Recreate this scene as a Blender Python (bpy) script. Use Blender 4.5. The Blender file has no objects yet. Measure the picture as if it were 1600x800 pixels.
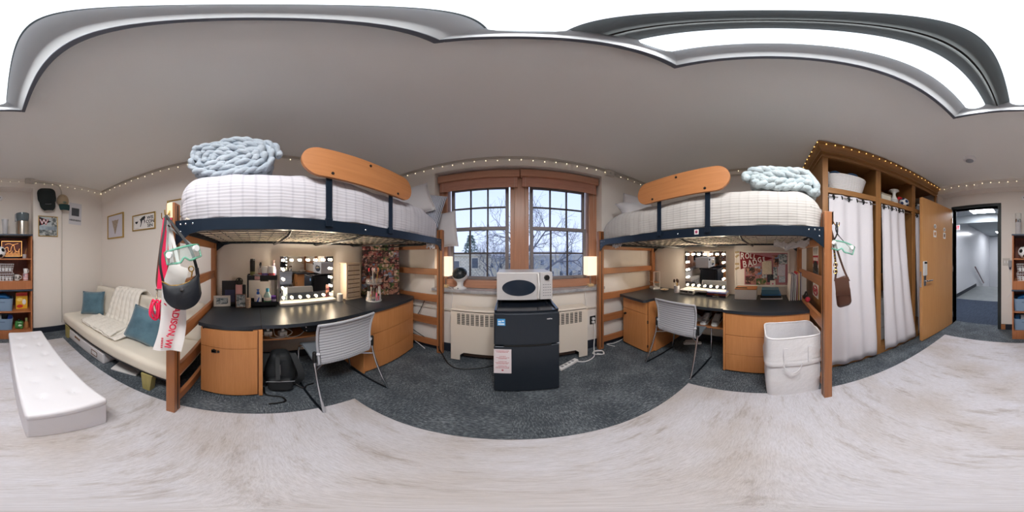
import bpy, bmesh, math, random
from mathutils import Vector, Matrix, noise
R = math.radians
PI = math.pi
S = bpy.context.scene
COL = S.collection
random.seed(7)

# ------------------------------------------------------------------ camera, world, exposure
cd = bpy.data.cameras.new('camera')
cam = bpy.data.objects.new('camera', cd)
COL.objects.link(cam)
cam.location = (0, 0, 1.27)
cam.rotation_euler = (R(90), 0, 0)
cd.type = 'PANO'
cd.clip_start = 0.01
try:
    cd.cycles.panorama_type = 'EQUIRECTANGULAR'
except Exception:
    cd.panorama_type = 'EQUIRECTANGULAR'
S.camera = cam
S.view_settings.view_transform = 'Standard'
S.view_settings.look = 'None'
S.view_settings.gamma = 1.0
S.view_settings.use_curve_mapping = False
S.view_settings.exposure = 0.20
LENS_POWER = 21.0        # each of the two tubes of the ceiling lamp, W
WORLD_STRENGTH = 1.45
BULB_STRENGTH = 12.0
BULB_POWER = .55         # W of each upper and side bulb of a vanity mirror
S.cycles.diffuse_bounces = 10
S.cycles.max_bounces = 14

w = bpy.data.worlds.new('overcast_sky')
S.world = w
w.use_nodes = True
nt = w.node_tree
bg = nt.nodes['Background']
tc = nt.nodes.new('ShaderNodeTexCoord')
sx = nt.nodes.new('ShaderNodeSeparateXYZ')
cr = nt.nodes.new('ShaderNodeValToRGB')
cr.color_ramp.elements[0].position = 0.45
cr.color_ramp.elements[0].color = (0.66, 0.72, 0.86, 1)
cr.color_ramp.elements[1].position = 0.75
cr.color_ramp.elements[1].color = (0.50, 0.60, 0.84, 1)
mp = nt.nodes.new('ShaderNodeMath'); mp.operation = 'MULTIPLY_ADD'
mp.inputs[1].default_value = 0.5; mp.inputs[2].default_value = 0.5
nt.links.new(tc.outputs['Generated'], sx.inputs[0])
nt.links.new(sx.outputs['Z'], mp.inputs[0])
nt.links.new(mp.outputs[0], cr.inputs[0])
nt.links.new(cr.outputs[0], bg.inputs[0])
bg.inputs[1].default_value = WORLD_STRENGTH

# ------------------------------------------------------------------ materials
def lin(c):
    return tuple(((v/255)/12.92 if v/255 <= .04045 else (((v/255)+.055)/1.055)**2.4) for v in c[:3]) + (1,)
_M = {}
def M(name, rgb, rough=.5, metal=0, var=None, bump=None, stretch=(1, 1, 1), emit=0, coat=0, spec=.5, sheen=0, alpha=None, trans=0):
    """procedural material: var=(scale, rgb2, contrast) noise colour, bump=(scale, strength)"""
    if name in _M:
        return _M[name]
    m = bpy.data.materials.new(name); m.use_nodes = True
    n = m.node_tree.nodes; l = m.node_tree.links
    b = n['Principled BSDF']
    b.inputs['Base Color'].default_value = lin(rgb)
    b.inputs['Roughness'].default_value = rough
    b.inputs['Metallic'].default_value = metal
    b.inputs['Specular IOR Level'].default_value = spec
    b.inputs['Coat Weight'].default_value = coat
    b.inputs['Sheen Weight'].default_value = sheen
    if trans:
        b.inputs['Transmission Weight'].default_value = trans
    if alpha is not None:
        b.inputs['Alpha'].default_value = alpha
    if emit:
        b.inputs['Emission Color'].default_value = lin(rgb)
        b.inputs['Emission Strength'].default_value = emit
    if var or bump:
        t = n.new('ShaderNodeTexCoord'); mpn = n.new('ShaderNodeMapping')
        mpn.inputs['Scale'].default_value = stretch
        l.new(t.outputs['Object'], mpn.inputs[0])
    if var:
        nz = n.new('ShaderNodeTexNoise'); nz.inputs['Scale'].default_value = var[0]
        nz.inputs['Detail'].default_value = 5
        rp = n.new('ShaderNodeValToRGB'); c = var[2] if len(var) > 2 else .15
        rp.color_ramp.elements[0].position = .5-c; rp.color_ramp.elements[1].position = .5+c
        rp.color_ramp.elements[0].color = lin(rgb); rp.color_ramp.elements[1].color = lin(var[1])
        l.new(mpn.outputs[0], nz.inputs[0]); l.new(nz.outputs[0], rp.inputs[0])
        l.new(rp.outputs[0], b.inputs['Base Color'])
    if bump:
        nb = n.new('ShaderNodeTexNoise'); nb.inputs['Scale'].default_value = bump[0]
        nb.inputs['Detail'].default_value = 4
        bp = n.new('ShaderNodeBump'); bp.inputs['Strength'].default_value = bump[1]; bp.inputs['Distance'].default_value = .01
        l.new(mpn.outputs[0], nb.inputs[0]); l.new(nb.outputs[0], bp.inputs['Height'])
        l.new(bp.outputs[0], b.inputs['Normal'])
    _M[name] = m
    return m

def nodes(name, rough=.6):
    m = bpy.data.materials.new(name); m.use_nodes = True
    n = m.node_tree.nodes; l = m.node_tree.links
    b = n['Principled BSDF']; b.inputs['Roughness'].default_value = rough
    t = n.new('ShaderNodeTexCoord')
    _M[name] = m
    return m, n, l, b, t
def tex(n, l, kind, src, scale, stretch=(1, 1, 1), rot=(0, 0, 0), **kw):
    mpn = n.new('ShaderNodeMapping'); mpn.inputs['Scale'].default_value = stretch; mpn.inputs['Rotation'].default_value = rot
    l.new(src, mpn.inputs[0])
    x = n.new(kind); x.inputs['Scale'].default_value = scale
    for k, v in kw.items():
        if hasattr(x, k): setattr(x, k, v)
        else: x.inputs[k].default_value = v
    l.new(mpn.outputs[0], x.inputs['Vector'])
    return x
def ramp(n, l, src, stops):
    r = n.new('ShaderNodeValToRGB'); e = r.color_ramp.elements
    while len(e) < len(stops): e.new(.5)
    for i, (p, c) in enumerate(stops):
        e[i].position = p; e[i].color = lin(c) if max(c) > 1 else tuple(c)+(1,)
    l.new(src, r.inputs[0]); return r
def mix(n, l, f, a, b_, mode='MIX'):
    x = n.new('ShaderNodeMix'); x.data_type = 'RGBA'; x.blend_type = mode
    if isinstance(f, (int, float)): x.inputs[0].default_value = f
    else: l.new(f, x.inputs[0])
    for s, v in ((6, a), (7, b_)):
        if isinstance(v, tuple): x.inputs[s].default_value = lin(v)
        else: l.new(v, x.inputs[s])
    return x.outputs[2]
def bumpn(n, l, b, h, st, dist=.01):
    bp = n.new('ShaderNodeBump'); bp.inputs['Strength'].default_value = st; bp.inputs['Distance'].default_value = dist
    l.new(h, bp.inputs['Height']); l.new(bp.outputs[0], b.inputs['Normal'])

def wood(name, c1, c2, axis='z', rough=.38, fine=60):
    if name in _M: return _M[name]
    m, n, l, b, t = nodes(name, rough)
    st = {'x': (.06, 1, 1), 'y': (1, .06, 1), 'z': (1, 1, .06)}[axis]
    a = tex(n, l, 'ShaderNodeTexNoise', t.outputs['Object'], fine, st, Detail=5)
    bb = tex(n, l, 'ShaderNodeTexNoise', t.outputs['Object'], fine/8, st, Detail=3)
    x = mix(n, l, .45, ramp(n, l, a.outputs[0], [(.3, c1), (.7, c2)]).outputs[0], ramp(n, l, bb.outputs[0], [(.3, c1), (.7, c2)]).outputs[0])
    l.new(x, b.inputs['Base Color'])
    return m
WZ = wood('cherry_wood_vertical', (146, 92, 56), (172, 114, 72), 'z')
WX = wood('cherry_wood_along_x', (148, 94, 58), (174, 116, 74), 'x')
WY = wood('cherry_wood_along_y', (168, 110, 66), (186, 126, 80), 'y')
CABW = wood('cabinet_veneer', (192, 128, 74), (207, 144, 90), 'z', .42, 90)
CABSH = wood('cabinet_veneer_shaded', (112, 68, 40), (134, 84, 52), 'z', .45, 90)  # veneer darkened so the gaps between drawer fronts look shadowed
OAKC = wood('wardrobe_oak', (138, 94, 52), (166, 120, 72), 'z', .42, 50)
OAKY = wood('wardrobe_oak_horizontal', (138, 94, 52), (166, 120, 72), 'y', .42, 50)
DOORW = wood('door_veneer', (196, 142, 88), (208, 155, 100), 'z', .36, 50)
WINW = wood('window_wood', (164, 116, 92), (190, 140, 112), 'z', .35, 45)
WINX = wood('window_wood_horizontal', (168, 120, 96), (194, 144, 118), 'x', .35, 45)
SHELFW = wood('bookcase_wood', (158, 98, 60), (182, 118, 78), 'z', .4, 60)
BAMB = wood('bamboo_blind', (158, 108, 90), (188, 136, 114), 'x', .6, 160)

WALL = M('painted_wall', (230, 224, 218), .75, bump=(60, .05))
WALLD = M('hall_wall', (225, 226, 230), .22, bump=(30, .03))
CEIL = M('painted_ceiling', (238, 237, 235), .8, bump=(40, .05))
WHITE = M('white_paint', (232, 230, 226), .5)
BLACKM = M('black_metal', (22, 28, 36), .35, .3)
FRAMEM = M('bed_frame_enamel', (28, 42, 58), .32, .5)
BLK = M('black_plastic', (16, 17, 19), .4)
CHROME = M('chrome', (205, 208, 212), .12, 1)
BRASS = M('brass', (198, 160, 88), .25, 1)
GOLD = M('gold_frame', (196, 164, 96), .3, .8)
GREYP = M('grey_plastic', (150, 152, 158), .45)
WHP = M('white_plastic', (228, 228, 230), .35)
TOPM = M('desk_laminate', (36, 42, 50), .33, var=(300, (44, 50, 58)))
DARKV = M('dark_recess', (12, 12, 13), .8)

def carpet():
    m, n, l, b, t = nodes('carpet', .95)
    chk = tex(n, l, 'ShaderNodeTexChecker', t.outputs['Object'], 2.0)
    a = tex(n, l, 'ShaderNodeTexNoise', t.outputs['Object'], 120, (.3, 1, 1), Detail=6, Roughness=.7)
    c = tex(n, l, 'ShaderNodeTexNoise', t.outputs['Object'], 120, (1, .3, 1), Detail=6, Roughness=.75)
    f = mix(n, l, chk.outputs['Fac'], a.outputs[0], c.outputs[0])
    g = tex(n, l, 'ShaderNodeTexNoise', t.outputs['Object'], 5, Detail=3)
    f2 = mix(n, l, .22, f, g.outputs[0])
    r = ramp(n, l, f2, [(.35, (44, 51, 59)), (.5, (80, 88, 96)), (.64, (142, 150, 156))])
    l.new(r.outputs[0], b.inputs['Base Color'])
    p = tex(n, l, 'ShaderNodeTexNoise', t.outputs['Object'], 420, Detail=2)
    bumpn(n, l, b, p.outputs[0], .5)
    return m
CARPET = carpet()
def rugm():
    m, n, l, b, t = nodes('rug_weave', .95)
    a = tex(n, l, 'ShaderNodeTexNoise', t.outputs['Object'], 14, (.22, 1, 1), Detail=8, Roughness=.75)
    c = tex(n, l, 'ShaderNodeTexNoise', t.outputs['Object'], 2.2, (.6, 1, 1), Detail=4)
    fine = tex(n, l, 'ShaderNodeTexNoise', t.outputs['Object'], 160, (.15, 1, 1), Detail=4, Roughness=.8)
    x = ramp(n, l, a.outputs[0], [(.34, (196, 190, 186)), (.46, (224, 223, 225)), (.7, (230, 230, 234))])
    y = ramp(n, l, c.outputs[0], [(.35, (218, 212, 208)), (.55, (234, 234, 239))])
    z = mix(n, l, 1.0, x.outputs[0], y.outputs[0], 'MULTIPLY')
    fr = ramp(n, l, fine.outputs[0], [(.3, (206, 203, 202)), (.6, (255, 255, 255))])
    z = mix(n, l, .6, z, fr.outputs[0], 'MULTIPLY')
    l.new(z, b.inputs['Base Color'])
    bumpn(n, l, b, fine.outputs[0], .3)
    return m
RUG = rugm()
def quilt(name, base, line):
    m, n, l, b, t = nodes(name, .9)
    wv = tex(n, l, 'ShaderNodeTexWave', t.outputs['Object'], 17, (.15, .15, 1), bands_direction='Z', Distortion=5, Detail=3)
    wv.inputs['Detail Scale'].default_value = .8
    w2 = tex(n, l, 'ShaderNodeTexWave', t.outputs['Object'], 5.2, (0, 1, 0), bands_direction='Y', Distortion=1.2, Detail=2)
    w3 = tex(n, l, 'ShaderNodeTexWave', t.outputs['Object'], 9, (1, 0, 0), bands_direction='X', Distortion=2.5, Detail=2)
    r1 = ramp(n, l, wv.outputs[1], [(.0, tuple(.75*q_+.25*p_ for p_, q_ in zip(line, base))), (.3, base)])
    r2 = ramp(n, l, w2.outputs[1], [(.0, line), (.16, base)])
    x = mix(n, l, .7, r1.outputs[0], r2.outputs[0], 'MULTIPLY')
    l.new(x, b.inputs['Base Color'])
    h = mix(n, l, .5, wv.outputs[0], w2.outputs[0]); h = mix(n, l, .3, h, w3.outputs[0])
    bumpn(n, l, b, h, .26, .012)
    return m
QUILT = quilt('crinkled_quilt_lavender_white', (216, 215, 220), (192, 191, 200))
QUILT2 = quilt('crinkled_quilt_cream_white', (212, 210, 208), (194, 191, 190))
def tick():
    m, n, l, b, t = nodes('mattress_ticking', .9)
    v = tex(n, l, 'ShaderNodeTexVoronoi', t.outputs['Object'], 26, (1, .55, 1), feature='DISTANCE_TO_EDGE')
    q = tex(n, l, 'ShaderNodeTexNoise', t.outputs['Object'], 55, (1, .4, 1), Detail=4)
    f = mix(n, l, .5, v.outputs['Distance'], q.outputs[0])
    r = ramp(n, l, f, [(.20, (30, 34, 40)), (.24, (236, 224, 208))])
    l.new(r.outputs[0], b.inputs['Base Color'])
    return m
TICK = tick()
def photo(name, seed, pal, scale=34):
    if name in _M: return _M[name]
    m, n, l, b, t = nodes(name, .4)
    v = tex(n, l, 'ShaderNodeTexVoronoi', t.outputs['Object'], scale)
    v.inputs['Randomness'].default_value = 1
    mpn = v.inputs['Vector'].links[0].from_node; mpn.inputs['Location'].default_value = (seed*3.1, seed*1.7, seed*.9)
    q = tex(n, l, 'ShaderNodeTexNoise', t.outputs['Object'], scale*1.5, Detail=4)
    s = n.new('ShaderNodeSeparateColor'); l.new(v.outputs['Color'], s.inputs[0])
    f = mix(n, l, .35, s.outputs[0], q.outputs[0])
    k = len(pal)
    r = ramp(n, l, f, [((i+.5)/k, c) for i, c in enumerate(pal)])
    r.color_ramp.interpolation = 'CONSTANT' if False else 'LINEAR'
    l.new(r.outputs[0], b.inputs['Base Color'])
    return m
PH = [photo('snapshot_a', 1, [(22, 20, 24), (40, 32, 34), (150, 96, 82), (205, 160, 140), (60, 80, 110)]),
      photo('snapshot_b', 2, [(24, 40, 30), (70, 110, 64), (190, 140, 118), (225, 220, 215)]),
      photo('snapshot_c', 3, [(18, 18, 22), (30, 28, 34), (120, 30, 44), (205, 165, 150), (40, 60, 110)]),
      photo('snapshot_d', 4, [(60, 50, 44), (196, 120, 100), (90, 140, 190), (230, 225, 222)]),
      photo('snapshot_e', 5, [(20, 18, 22), (70, 50, 48), (190, 140, 124), (30, 28, 34), (140, 40, 60)])]
PHB = photo('blue_white_photo', 6, [(40, 54, 66), (120, 140, 152), (206, 214, 218), (90, 120, 150)], 60)
PHG = photo('grey_photo', 7, [(40, 46, 48), (110, 118, 120), (196, 200, 200), (70, 76, 78)], 40)

# ------------------------------------------------------------------ mesh builder
class MB:
    def __init__(s):
        s.v = []; s.f = []; s.m = []; s.mi = 0; s.X = None; s.pc = []; s.fl = set()
    def add(s, vs, fs):
        o = len(s.v); s.pc.append((o, len(s.f)))
        if s.X is not None: vs = [s.X @ Vector(p) for p in vs]
        s.v += [tuple(p) for p in vs]
        for f in fs:
            s.f.append(tuple(i+o for i in f)); s.m.append(s.mi)
        return s
    def mat(s, i): s.mi = i; return s
    def xf(s, X): s.X = X; return s
    def box(s, x0, x1, y0, y1, z0, z1, bev=0, seg=2):
        if x1 < x0: x0, x1 = x1, x0
        if y1 < y0: y0, y1 = y1, y0
        if z1 < z0: z0, z1 = z1, z0
        s.fl.add(len(s.v))
        bev = min(bev, (x1-x0)*.49, (y1-y0)*.49, (z1-z0)*.49)
        if bev <= 0:
            vs = [(x, y, z) for x in (x0, x1) for y in (y0, y1) for z in (z0, z1)]
            return s.add(vs, [(0, 1, 3, 2), (4, 6, 7, 5), (0, 4, 5, 1), (2, 3, 7, 6), (0, 2, 6, 4), (1, 5, 7, 3)])
        bm = bmesh.new()
        bmesh.ops.create_cube(bm, size=1)
        for v in bm.verts:
            v.co = Vector(((x0+x1)/2+v.co.x*(x1-x0), (y0+y1)/2+v.co.y*(y1-y0), (z0+z1)/2+v.co.z*(z1-z0)))
        bmesh.ops.bevel(bm, geom=list(bm.edges), offset=bev, segments=seg, profile=.5, affect='EDGES')
        bm.verts.index_update()
        vs = [v.co.copy() for v in bm.verts]; fs = [[v.index for v in f.verts] for f in bm.faces]
        bm.free()
        return s.add(vs, fs)
    def tube(s, pts, r, n=8, closed=False):
        pts = [Vector(p) for p in pts]; N = len(pts)
        rs = r if isinstance(r, (list, tuple)) else [r]*N
        T = []
        for i in range(N):
            a = pts[(i-1) % N] if closed or i > 0 else pts[i]; b = pts[(i+1) % N] if closed or i < N-1 else pts[i]
            d = (b-a); T.append(d.normalized() if d.length > 1e-9 else Vector((0, 0, 1)))
        up = Vector((0, 0, 1)) if abs(T[0].z) < .9 else Vector((1, 0, 0))
        nrm = (up - T[0]*up.dot(T[0])).normalized()
        vs = []
        for i in range(N):
            nrm = (nrm - T[i]*nrm.dot(T[i]))
            if nrm.length < 1e-6: nrm = T[i].orthogonal()
            nrm.normalize(); bn = T[i].cross(nrm)
            for k in range(n):
                a = 2*PI*k/n
                vs.append(pts[i]+(nrm*math.cos(a)+bn*math.sin(a))*rs[i])
        fs = []
        for i in range(N if closed else N-1):
            j = (i+1) % N
            for k in range(n):
                fs.append((i*n+k, i*n+(k+1) % n, j*n+(k+1) % n, j*n+k))
        if not closed:
            fs.append(tuple(range(n))[::-1]); fs.append(tuple((N-1)*n+k for k in range(n)))
        return s.add(vs, fs)
    def cyl(s, p0, p1, r, r1=None, n=20):
        return s.tube([p0, p1], [r, r if r1 is None else r1], n)
    def lathe(s, prof, c=(0, 0, 0), n=24):
        vs = []; fs = []
        for (r, z) in prof:
            for k in range(n):
                a = 2*PI*k/n; vs.append((c[0]+max(r, 1e-4)*math.cos(a), c[1]+max(r, 1e-4)*math.sin(a), c[2]+z))
        for i in range(len(prof)-1):
            for k in range(n):
                fs.append((i*n+k, i*n+(k+1) % n, (i+1)*n+(k+1) % n, (i+1)*n+k))
        fs.append(tuple(range(n))[::-1]); fs.append(tuple((len(prof)-1)*n+k for k in range(n)))
        return s.add(vs, fs)
    def prism(s, poly, axis, a, b):
        i = 'xyz'.index(axis); vs = []
        for h in (a, b):
            for p in poly:
                q = list(p); q.insert(i, h); vs.append(tuple(q))
        n = len(poly)
        fs = [tuple(range(n)), tuple(range(n, 2*n))[::-1]]
        for k in range(n): fs.append((k, (k+1) % n, n+(k+1) % n, n+k))
        return s.add(vs, fs)
    def sphere(s, c, r, u=20, v=12):
        if not isinstance(r, (tuple, list)): r = (r, r, r)
        vs = [(c[0], c[1], c[2]-r[2])]; fs = []
        for j in range(1, v):
            ph = -PI/2+PI*j/v
            for k in range(u):
                a = 2*PI*k/u
                vs.append((c[0]+r[0]*math.cos(ph)*math.cos(a), c[1]+r[1]*math.cos(ph)*math.sin(a), c[2]+r[2]*math.sin(ph)))
        vs.append((c[0], c[1], c[2]+r[2]))
        for k in range(u): fs.append((0, 1+(k+1) % u, 1+k))
        for j in range(v-2):
            for k in range(u):
                a = 1+j*u
                fs.append((a+k, a+(k+1) % u, a+u+(k+1) % u, a+u+k))
        t = len(vs)-1; a = 1+(v-2)*u
        for k in range(u): fs.append((a+k, a+(k+1) % u, t))
        return s.add(vs, fs)
    def grid(s, fn, nu, nv, cu=False):
        vs = [fn(i/(nu if cu else nu-1), j/(nv-1)) for i in range(nu) for j in range(nv)]
        fs = []
        for i in range(nu if cu else nu-1):
            for j in range(nv-1):
                a = i; b = (i+1) % nu
                fs.append((a*nv+j, b*nv+j, b*nv+j+1, a*nv+j+1))
        return s.add(vs, fs)
    def slab(s, fn, nu, nv, th):
        """sheet fn(u,v)->point thickened by th along its normal"""
        P = [[Vector(fn(i/(nu-1), j/(nv-1))) for j in range(nv)] for i in range(nu)]
        vs = []; off = []
        for i in range(nu):
            for j in range(nv):
                du = P[min(i+1, nu-1)][j]-P[max(i-1, 0)][j]; dv = P[i][min(j+1, nv-1)]-P[i][max(j-1, 0)]
                q = du.cross(dv); q = q.normalized() if q.length > 1e-9 else Vector((0, 0, 1))
                vs.append(P[i][j]+q*th/2); off.append(P[i][j]-q*th/2)
        N = len(vs); fs = []
        for i in range(nu-1):
            for j in range(nv-1):
                a = i*nv+j; fs.append((a, a+nv, a+nv+1, a+1)); fs.append((N+a, N+a+1, N+a+nv+1, N+a+nv))
        rim = [j for j in range(nv)]+[i*nv+nv-1 for i in range(1, nu)]+[(nu-1)*nv+j for j in range(nv-2, -1, -1)]+[i*nv for i in range(nu-2, 0, -1)]
        for k in range(len(rim)):
            a, b = rim[k], rim[(k+1) % len(rim)]; fs.append((a, b, N+b, N+a))
        return s.add(vs+off, fs)
    def rbox(s, x0, x1, y0, y1, z0, z1, r, n=(10, 10, 6), disp=None):
        """soft rounded box, grid on its six sides, optional disp(Vector)->Vector"""
        c = Vector(((x0+x1)/2, (y0+y1)/2, (z0+z1)/2)); h = Vector(((x1-x0)/2, (y1-y0)/2, (z1-z0)/2))
        rr = [min(r, h[i]*.999) for i in range(3)] if not isinstance(r, tuple) else [min(r[i], h[i]*.999) for i in range(3)]
        inner = [h[i]-rr[i] for i in range(3)]
        def coords(i):
            k = 4; a = [-h[i]+rr[i]*t/k for t in range(k)]
            mid = [-inner[i]+2*inner[i]*t/max(n[i], 1) for t in range(n[i]+1)]
            return a+mid+[-q for q in a[::-1]]
        C = [coords(i) for i in range(3)]
        L = [len(q) for q in C]; idx = {}; vs = []; fs = []
        def vid(i, j, k):
            if (i, j, k) in idx: return idx[(i, j, k)]
            p = (C[0][i], C[1][j], C[2][k]); q = [max(-inner[a], min(inner[a], p[a])) for a in range(3)]
            d = Vector([(p[a]-q[a])/rr[a] for a in range(3)])
            if d.length > 1e-9:
                mx = max(abs(d.x), abs(d.y), abs(d.z)); d = d.normalized()*mx
            P = Vector([q[a]+d[a]*rr[a] for a in range(3)])+c
            if disp: P = Vector(disp(P))
            idx[(i, j, k)] = len(vs); vs.append(P); return idx[(i, j, k)]
        for a, (u, v) in ((0, (1, 2)), (1, (0, 2)), (2, (0, 1))):
            for side in (0, L[a]-1):
                for i in range(L[u]-1):
                    for j in range(L[v]-1):
                        q = []
                        for (di, dj) in ((0, 0), (1, 0), (1, 1), (0, 1)):
                            t = [0, 0, 0]; t[a] = side; t[u] = i+di; t[v] = j+dj; q.append(vid(*t))
                        fs.append(tuple(q))
        return s.add(vs, fs)
    def pillow(s, w, h, t, n=14, seed=0, crump=.008):
        """cushion in local XY, thickness along Z"""
        for sg in (1, -1):
            def fn(u, v):
                x = (u*2-1); y = (v*2-1)
                e = max(0, (1-abs(x)**2.6))*max(0, (1-abs(y)**2.6))
                px = x*w/2*(1-.07*(1-abs(y)**2)*abs(x)); py = y*h/2*(1-.07*(1-abs(x)**2)*abs(y))
                z = sg*t/2*e**.42
                if crump and 0 < e: z += crump*noise.noise(Vector((px*12+seed, py*12, sg*3)))*min(1, e*6)
                return (px, py, z)
            s.grid(fn, n, n)
        return s
    def each(s, name, mats, parent=None, per=1, **kw):
        """one object for every piece (or every PER pieces) that was added"""
        out = []; st = s.pc[::per]+[(len(s.v), len(s.f))]
        for (v0, f0), (v1, f1) in zip(st, st[1:]):
            q = MB(); q.v = s.v[v0:v1]; q.f = [tuple(i-v0 for i in f) for f in s.f[f0:f1]]; q.m = s.m[f0:f1]; q.pc = [(a-v0, b-f0) for a, b in s.pc if v0 <= a < v1]; q.fl = {a-v0 for a in s.fl if v0 <= a < v1}
            out.append(q.build(name, mats, parent, **kw))
        return out
    def build(s, name, mats, parent=None, angle=38, kind=None, label=None, world=False):
        me = bpy.data.meshes.new(name)
        vs = s.v
        if parent is not None and world:
            inv = wmat(parent).inverted(); vs = [tuple(inv @ Vector(p)) for p in vs]
        me.from_pydata(vs, [], s.f)
        ends = [q_[0] for q_ in s.pc[1:]]+[len(s.v)]; fe = [q_[1] for q_ in s.pc[1:]]+[len(s.f)]; flat = [False]*len(s.f)
        for (v0, f0), f1 in zip(s.pc, fe):
            if v0 in s.fl:
                for i in range(f0, f1): flat[i] = True
        bm = bmesh.new(); bm.from_mesh(me)
        for i, f in enumerate(bm.faces): f.material_index = s.m[i]
        for i, f in enumerate(bm.faces): f.smooth = not flat[i]
        bmesh.ops.remove_doubles(bm, verts=bm.verts, dist=1e-5)
        bmesh.ops.recalc_face_normals(bm, faces=bm.faces)
        sm = [f.smooth for f in bm.faces]
        bm.to_mesh(me); bm.free()
        me.set_sharp_from_angle(angle=R(angle))
        me.polygons.foreach_set('use_smooth', sm)
        for mt in (mats if isinstance(mats, (list, tuple)) else [mats]): me.materials.append(mt)
        o = bpy.data.objects.new(name, me); COL.objects.link(o)
        if parent is not None: o.parent = parent
        if kind: o['kind'] = kind
        if label: o['label'] = label
        return o
def wmat(o):
    m = Matrix.Identity(4)
    while o is not None:
        m = o.matrix_basis @ m; o = o.parent
    return m

def F(origin, normal=(1, 0, 0), roll=0):
    """frame: local X = viewer's right, local Y = up, local Z = normal"""
    n = Vector(normal).normalized(); up = Vector((0, 0, 1))
    if abs(n.z) > .99: up = Vector((0, 1, 0))
    r = up.cross(n).normalized(); u = n.cross(r)
    m = Matrix((r, u, n)).transposed().to_4x4(); m.translation = Vector(origin)
    return m @ Matrix.Rotation(roll, 4, 'Z')
def thing(name, label, cat, loc=(0, 0, 0), rotz=0, group=None, X=None):
    o = bpy.data.objects.new(name, None); COL.objects.link(o); o.empty_display_size = .05
    if X is not None: o.matrix_basis = X
    else:
        o.location = loc; o.rotation_euler = (0, 0, rotz)
        o.matrix_basis = Matrix.Translation(loc) @ Matrix.Rotation(rotz, 4, 'Z')
    return tag(o, label, cat, group)
def tag(o, label, cat, group=None, kind=None):
    o['label'] = label; o['category'] = cat
    if group: o['group'] = group
    if kind: o['kind'] = kind
    return o
def struct(o):
    o['kind'] = 'structure'; return o
def dup(root, X=None, label=None, group=None):
    r = root.copy(); COL.objects.link(r)
    if X is not None: r.matrix_basis = X
    if label: r['label'] = label
    if group: r['group'] = group
    for ch in list(root.children):
        c = ch.copy(); COL.objects.link(c); c.parent = r
        for g in ch.children:
            d = g.copy(); COL.objects.link(d); d.parent = c
    return r
def lettering(txt, size, mat, parent, at=(0, 0, 0), ext=.0006, name='lettering', bold=0, rot=0, sx=1, align='CENTER'):
    cu = bpy.data.curves.new('t', 'FONT'); cu.body = txt; cu.size = size; cu.extrude = ext; cu.offset = bold
    cu.align_x = align; cu.align_y = 'CENTER'
    tmp = bpy.data.objects.new('t', cu); COL.objects.link(tmp)
    bpy.context.view_layer.update()
    me = bpy.data.meshes.new_from_object(tmp.evaluated_get(bpy.context.evaluated_depsgraph_get()))
    bpy.data.objects.remove(tmp)
    if align == 'CENTER' and len(me.vertices):
        xs = [v.co.x for v in me.vertices]; ys = [v.co.y for v in me.vertices]
        me.transform(Matrix.Translation((-(min(xs)+max(xs))/2, -(min(ys)+max(ys))/2, 0)))
    me.transform(Matrix.Translation(at) @ Matrix.Rotation(rot, 4, 'Z') @ Matrix.Diagonal((sx, 1, 1, 1)))
    me.name = name; me.materials.clear(); me.materials.append(mat)
    o = bpy.data.objects.new(name, me); COL.objects.link(o)
    o.parent = parent
    return o
def arc(cx, cz, r, a0, a1, n):
    return [(cx+r*math.cos(R(a0+(a1-a0)*i/n)), cz+r*math.sin(R(a0+(a1-a0)*i/n))) for i in range(n+1)]
def smooth_path(pts, n=6):
    """Catmull-Rom through points"""
    P = [Vector(p) for p in pts]; out = []
    for i in range(len(P)-1):
        a = P[max(i-1, 0)]; b = P[i]; c = P[i+1]; d = P[min(i+2, len(P)-1)]
        for k in range(n):
            t = k/n
            out.append(.5*((2*b)+(c-a)*t+(2*a-5*b+4*c-d)*t*t+(-a+3*b-3*c+d)*t**3))
    out.append(P[-1]); return out

# ------------------------------------------------------------------ room shell
XL, XR, YW, YB, YB2, ZC = -1.745, 2.08, 1.79, -2.42, -2.62, 2.52
RX0, RX1, RZ0, RZ1, RY = -.92, 1.10, .86, 2.385, 2.06     # window recess
DX0, DX1, DZ = .424, 1.222, 2.11                          # doorway
struct(MB().box(XL-.1, XR+.1, YB2-.15, RY, -.1, 0).build('floor', CARPET))
struct(MB().box(XL-.1, XR+.1, YB2-.15, RY, ZC, ZC+.1).build('ceiling', CEIL))
struct(MB().box(XL-.1, XL, YB2-.15, RY, 0, ZC).build('wall_left', WALL))
struct(MB().box(XR, XR+.1, YB2-.15, RY, 0, ZC).build('wall_right', WALL))
mb = MB().box(XL, RX0, YW, RY, 0, ZC).box(RX1, XR, YW, RY, 0, ZC).box(RX0, RX1, YW, RY, RZ1, ZC).box(RX0, RX1, YW, RY, 0, RZ0)
struct(mb.build('wall_window', WALL))
mb = MB().box(XL, -.5, YB2-.15, YB, 0, ZC).box(1.42, XR, YB2-.15, YB, 0, ZC)
mb.box(-.5, 1.42, YB2-.15, YB, 2.365, ZC)
mb.box(-.5, DX0, YB2-.15, YB2, 0, 2.365).box(DX1, 1.42, YB2-.15, YB2, 0, 2.365).box(DX0, DX1, YB2-.15, YB2, DZ, 2.365)
struct(mb.build('wall_back', WALL))
BB = M('baseboard_rubber', (38, 44, 56), .5)
struct(MB().box(XL, XL+.012, YB, YW, 0, .10).build('baseboard_left', BB))
struct(MB().box(XR-.012, XR, YB, YW, 0, .10).build('baseboard_right', BB))
struct(MB().box(XL, XR, YW-.012, YW, 0, .13).build('baseboard_window', BB))
struct(MB().box(XL, -.5, YB, YB+.012, 0, .10).box(-.5, DX0-.055, YB2, YB2+.012, 0, .1).build('baseboard_back', BB))
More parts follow.
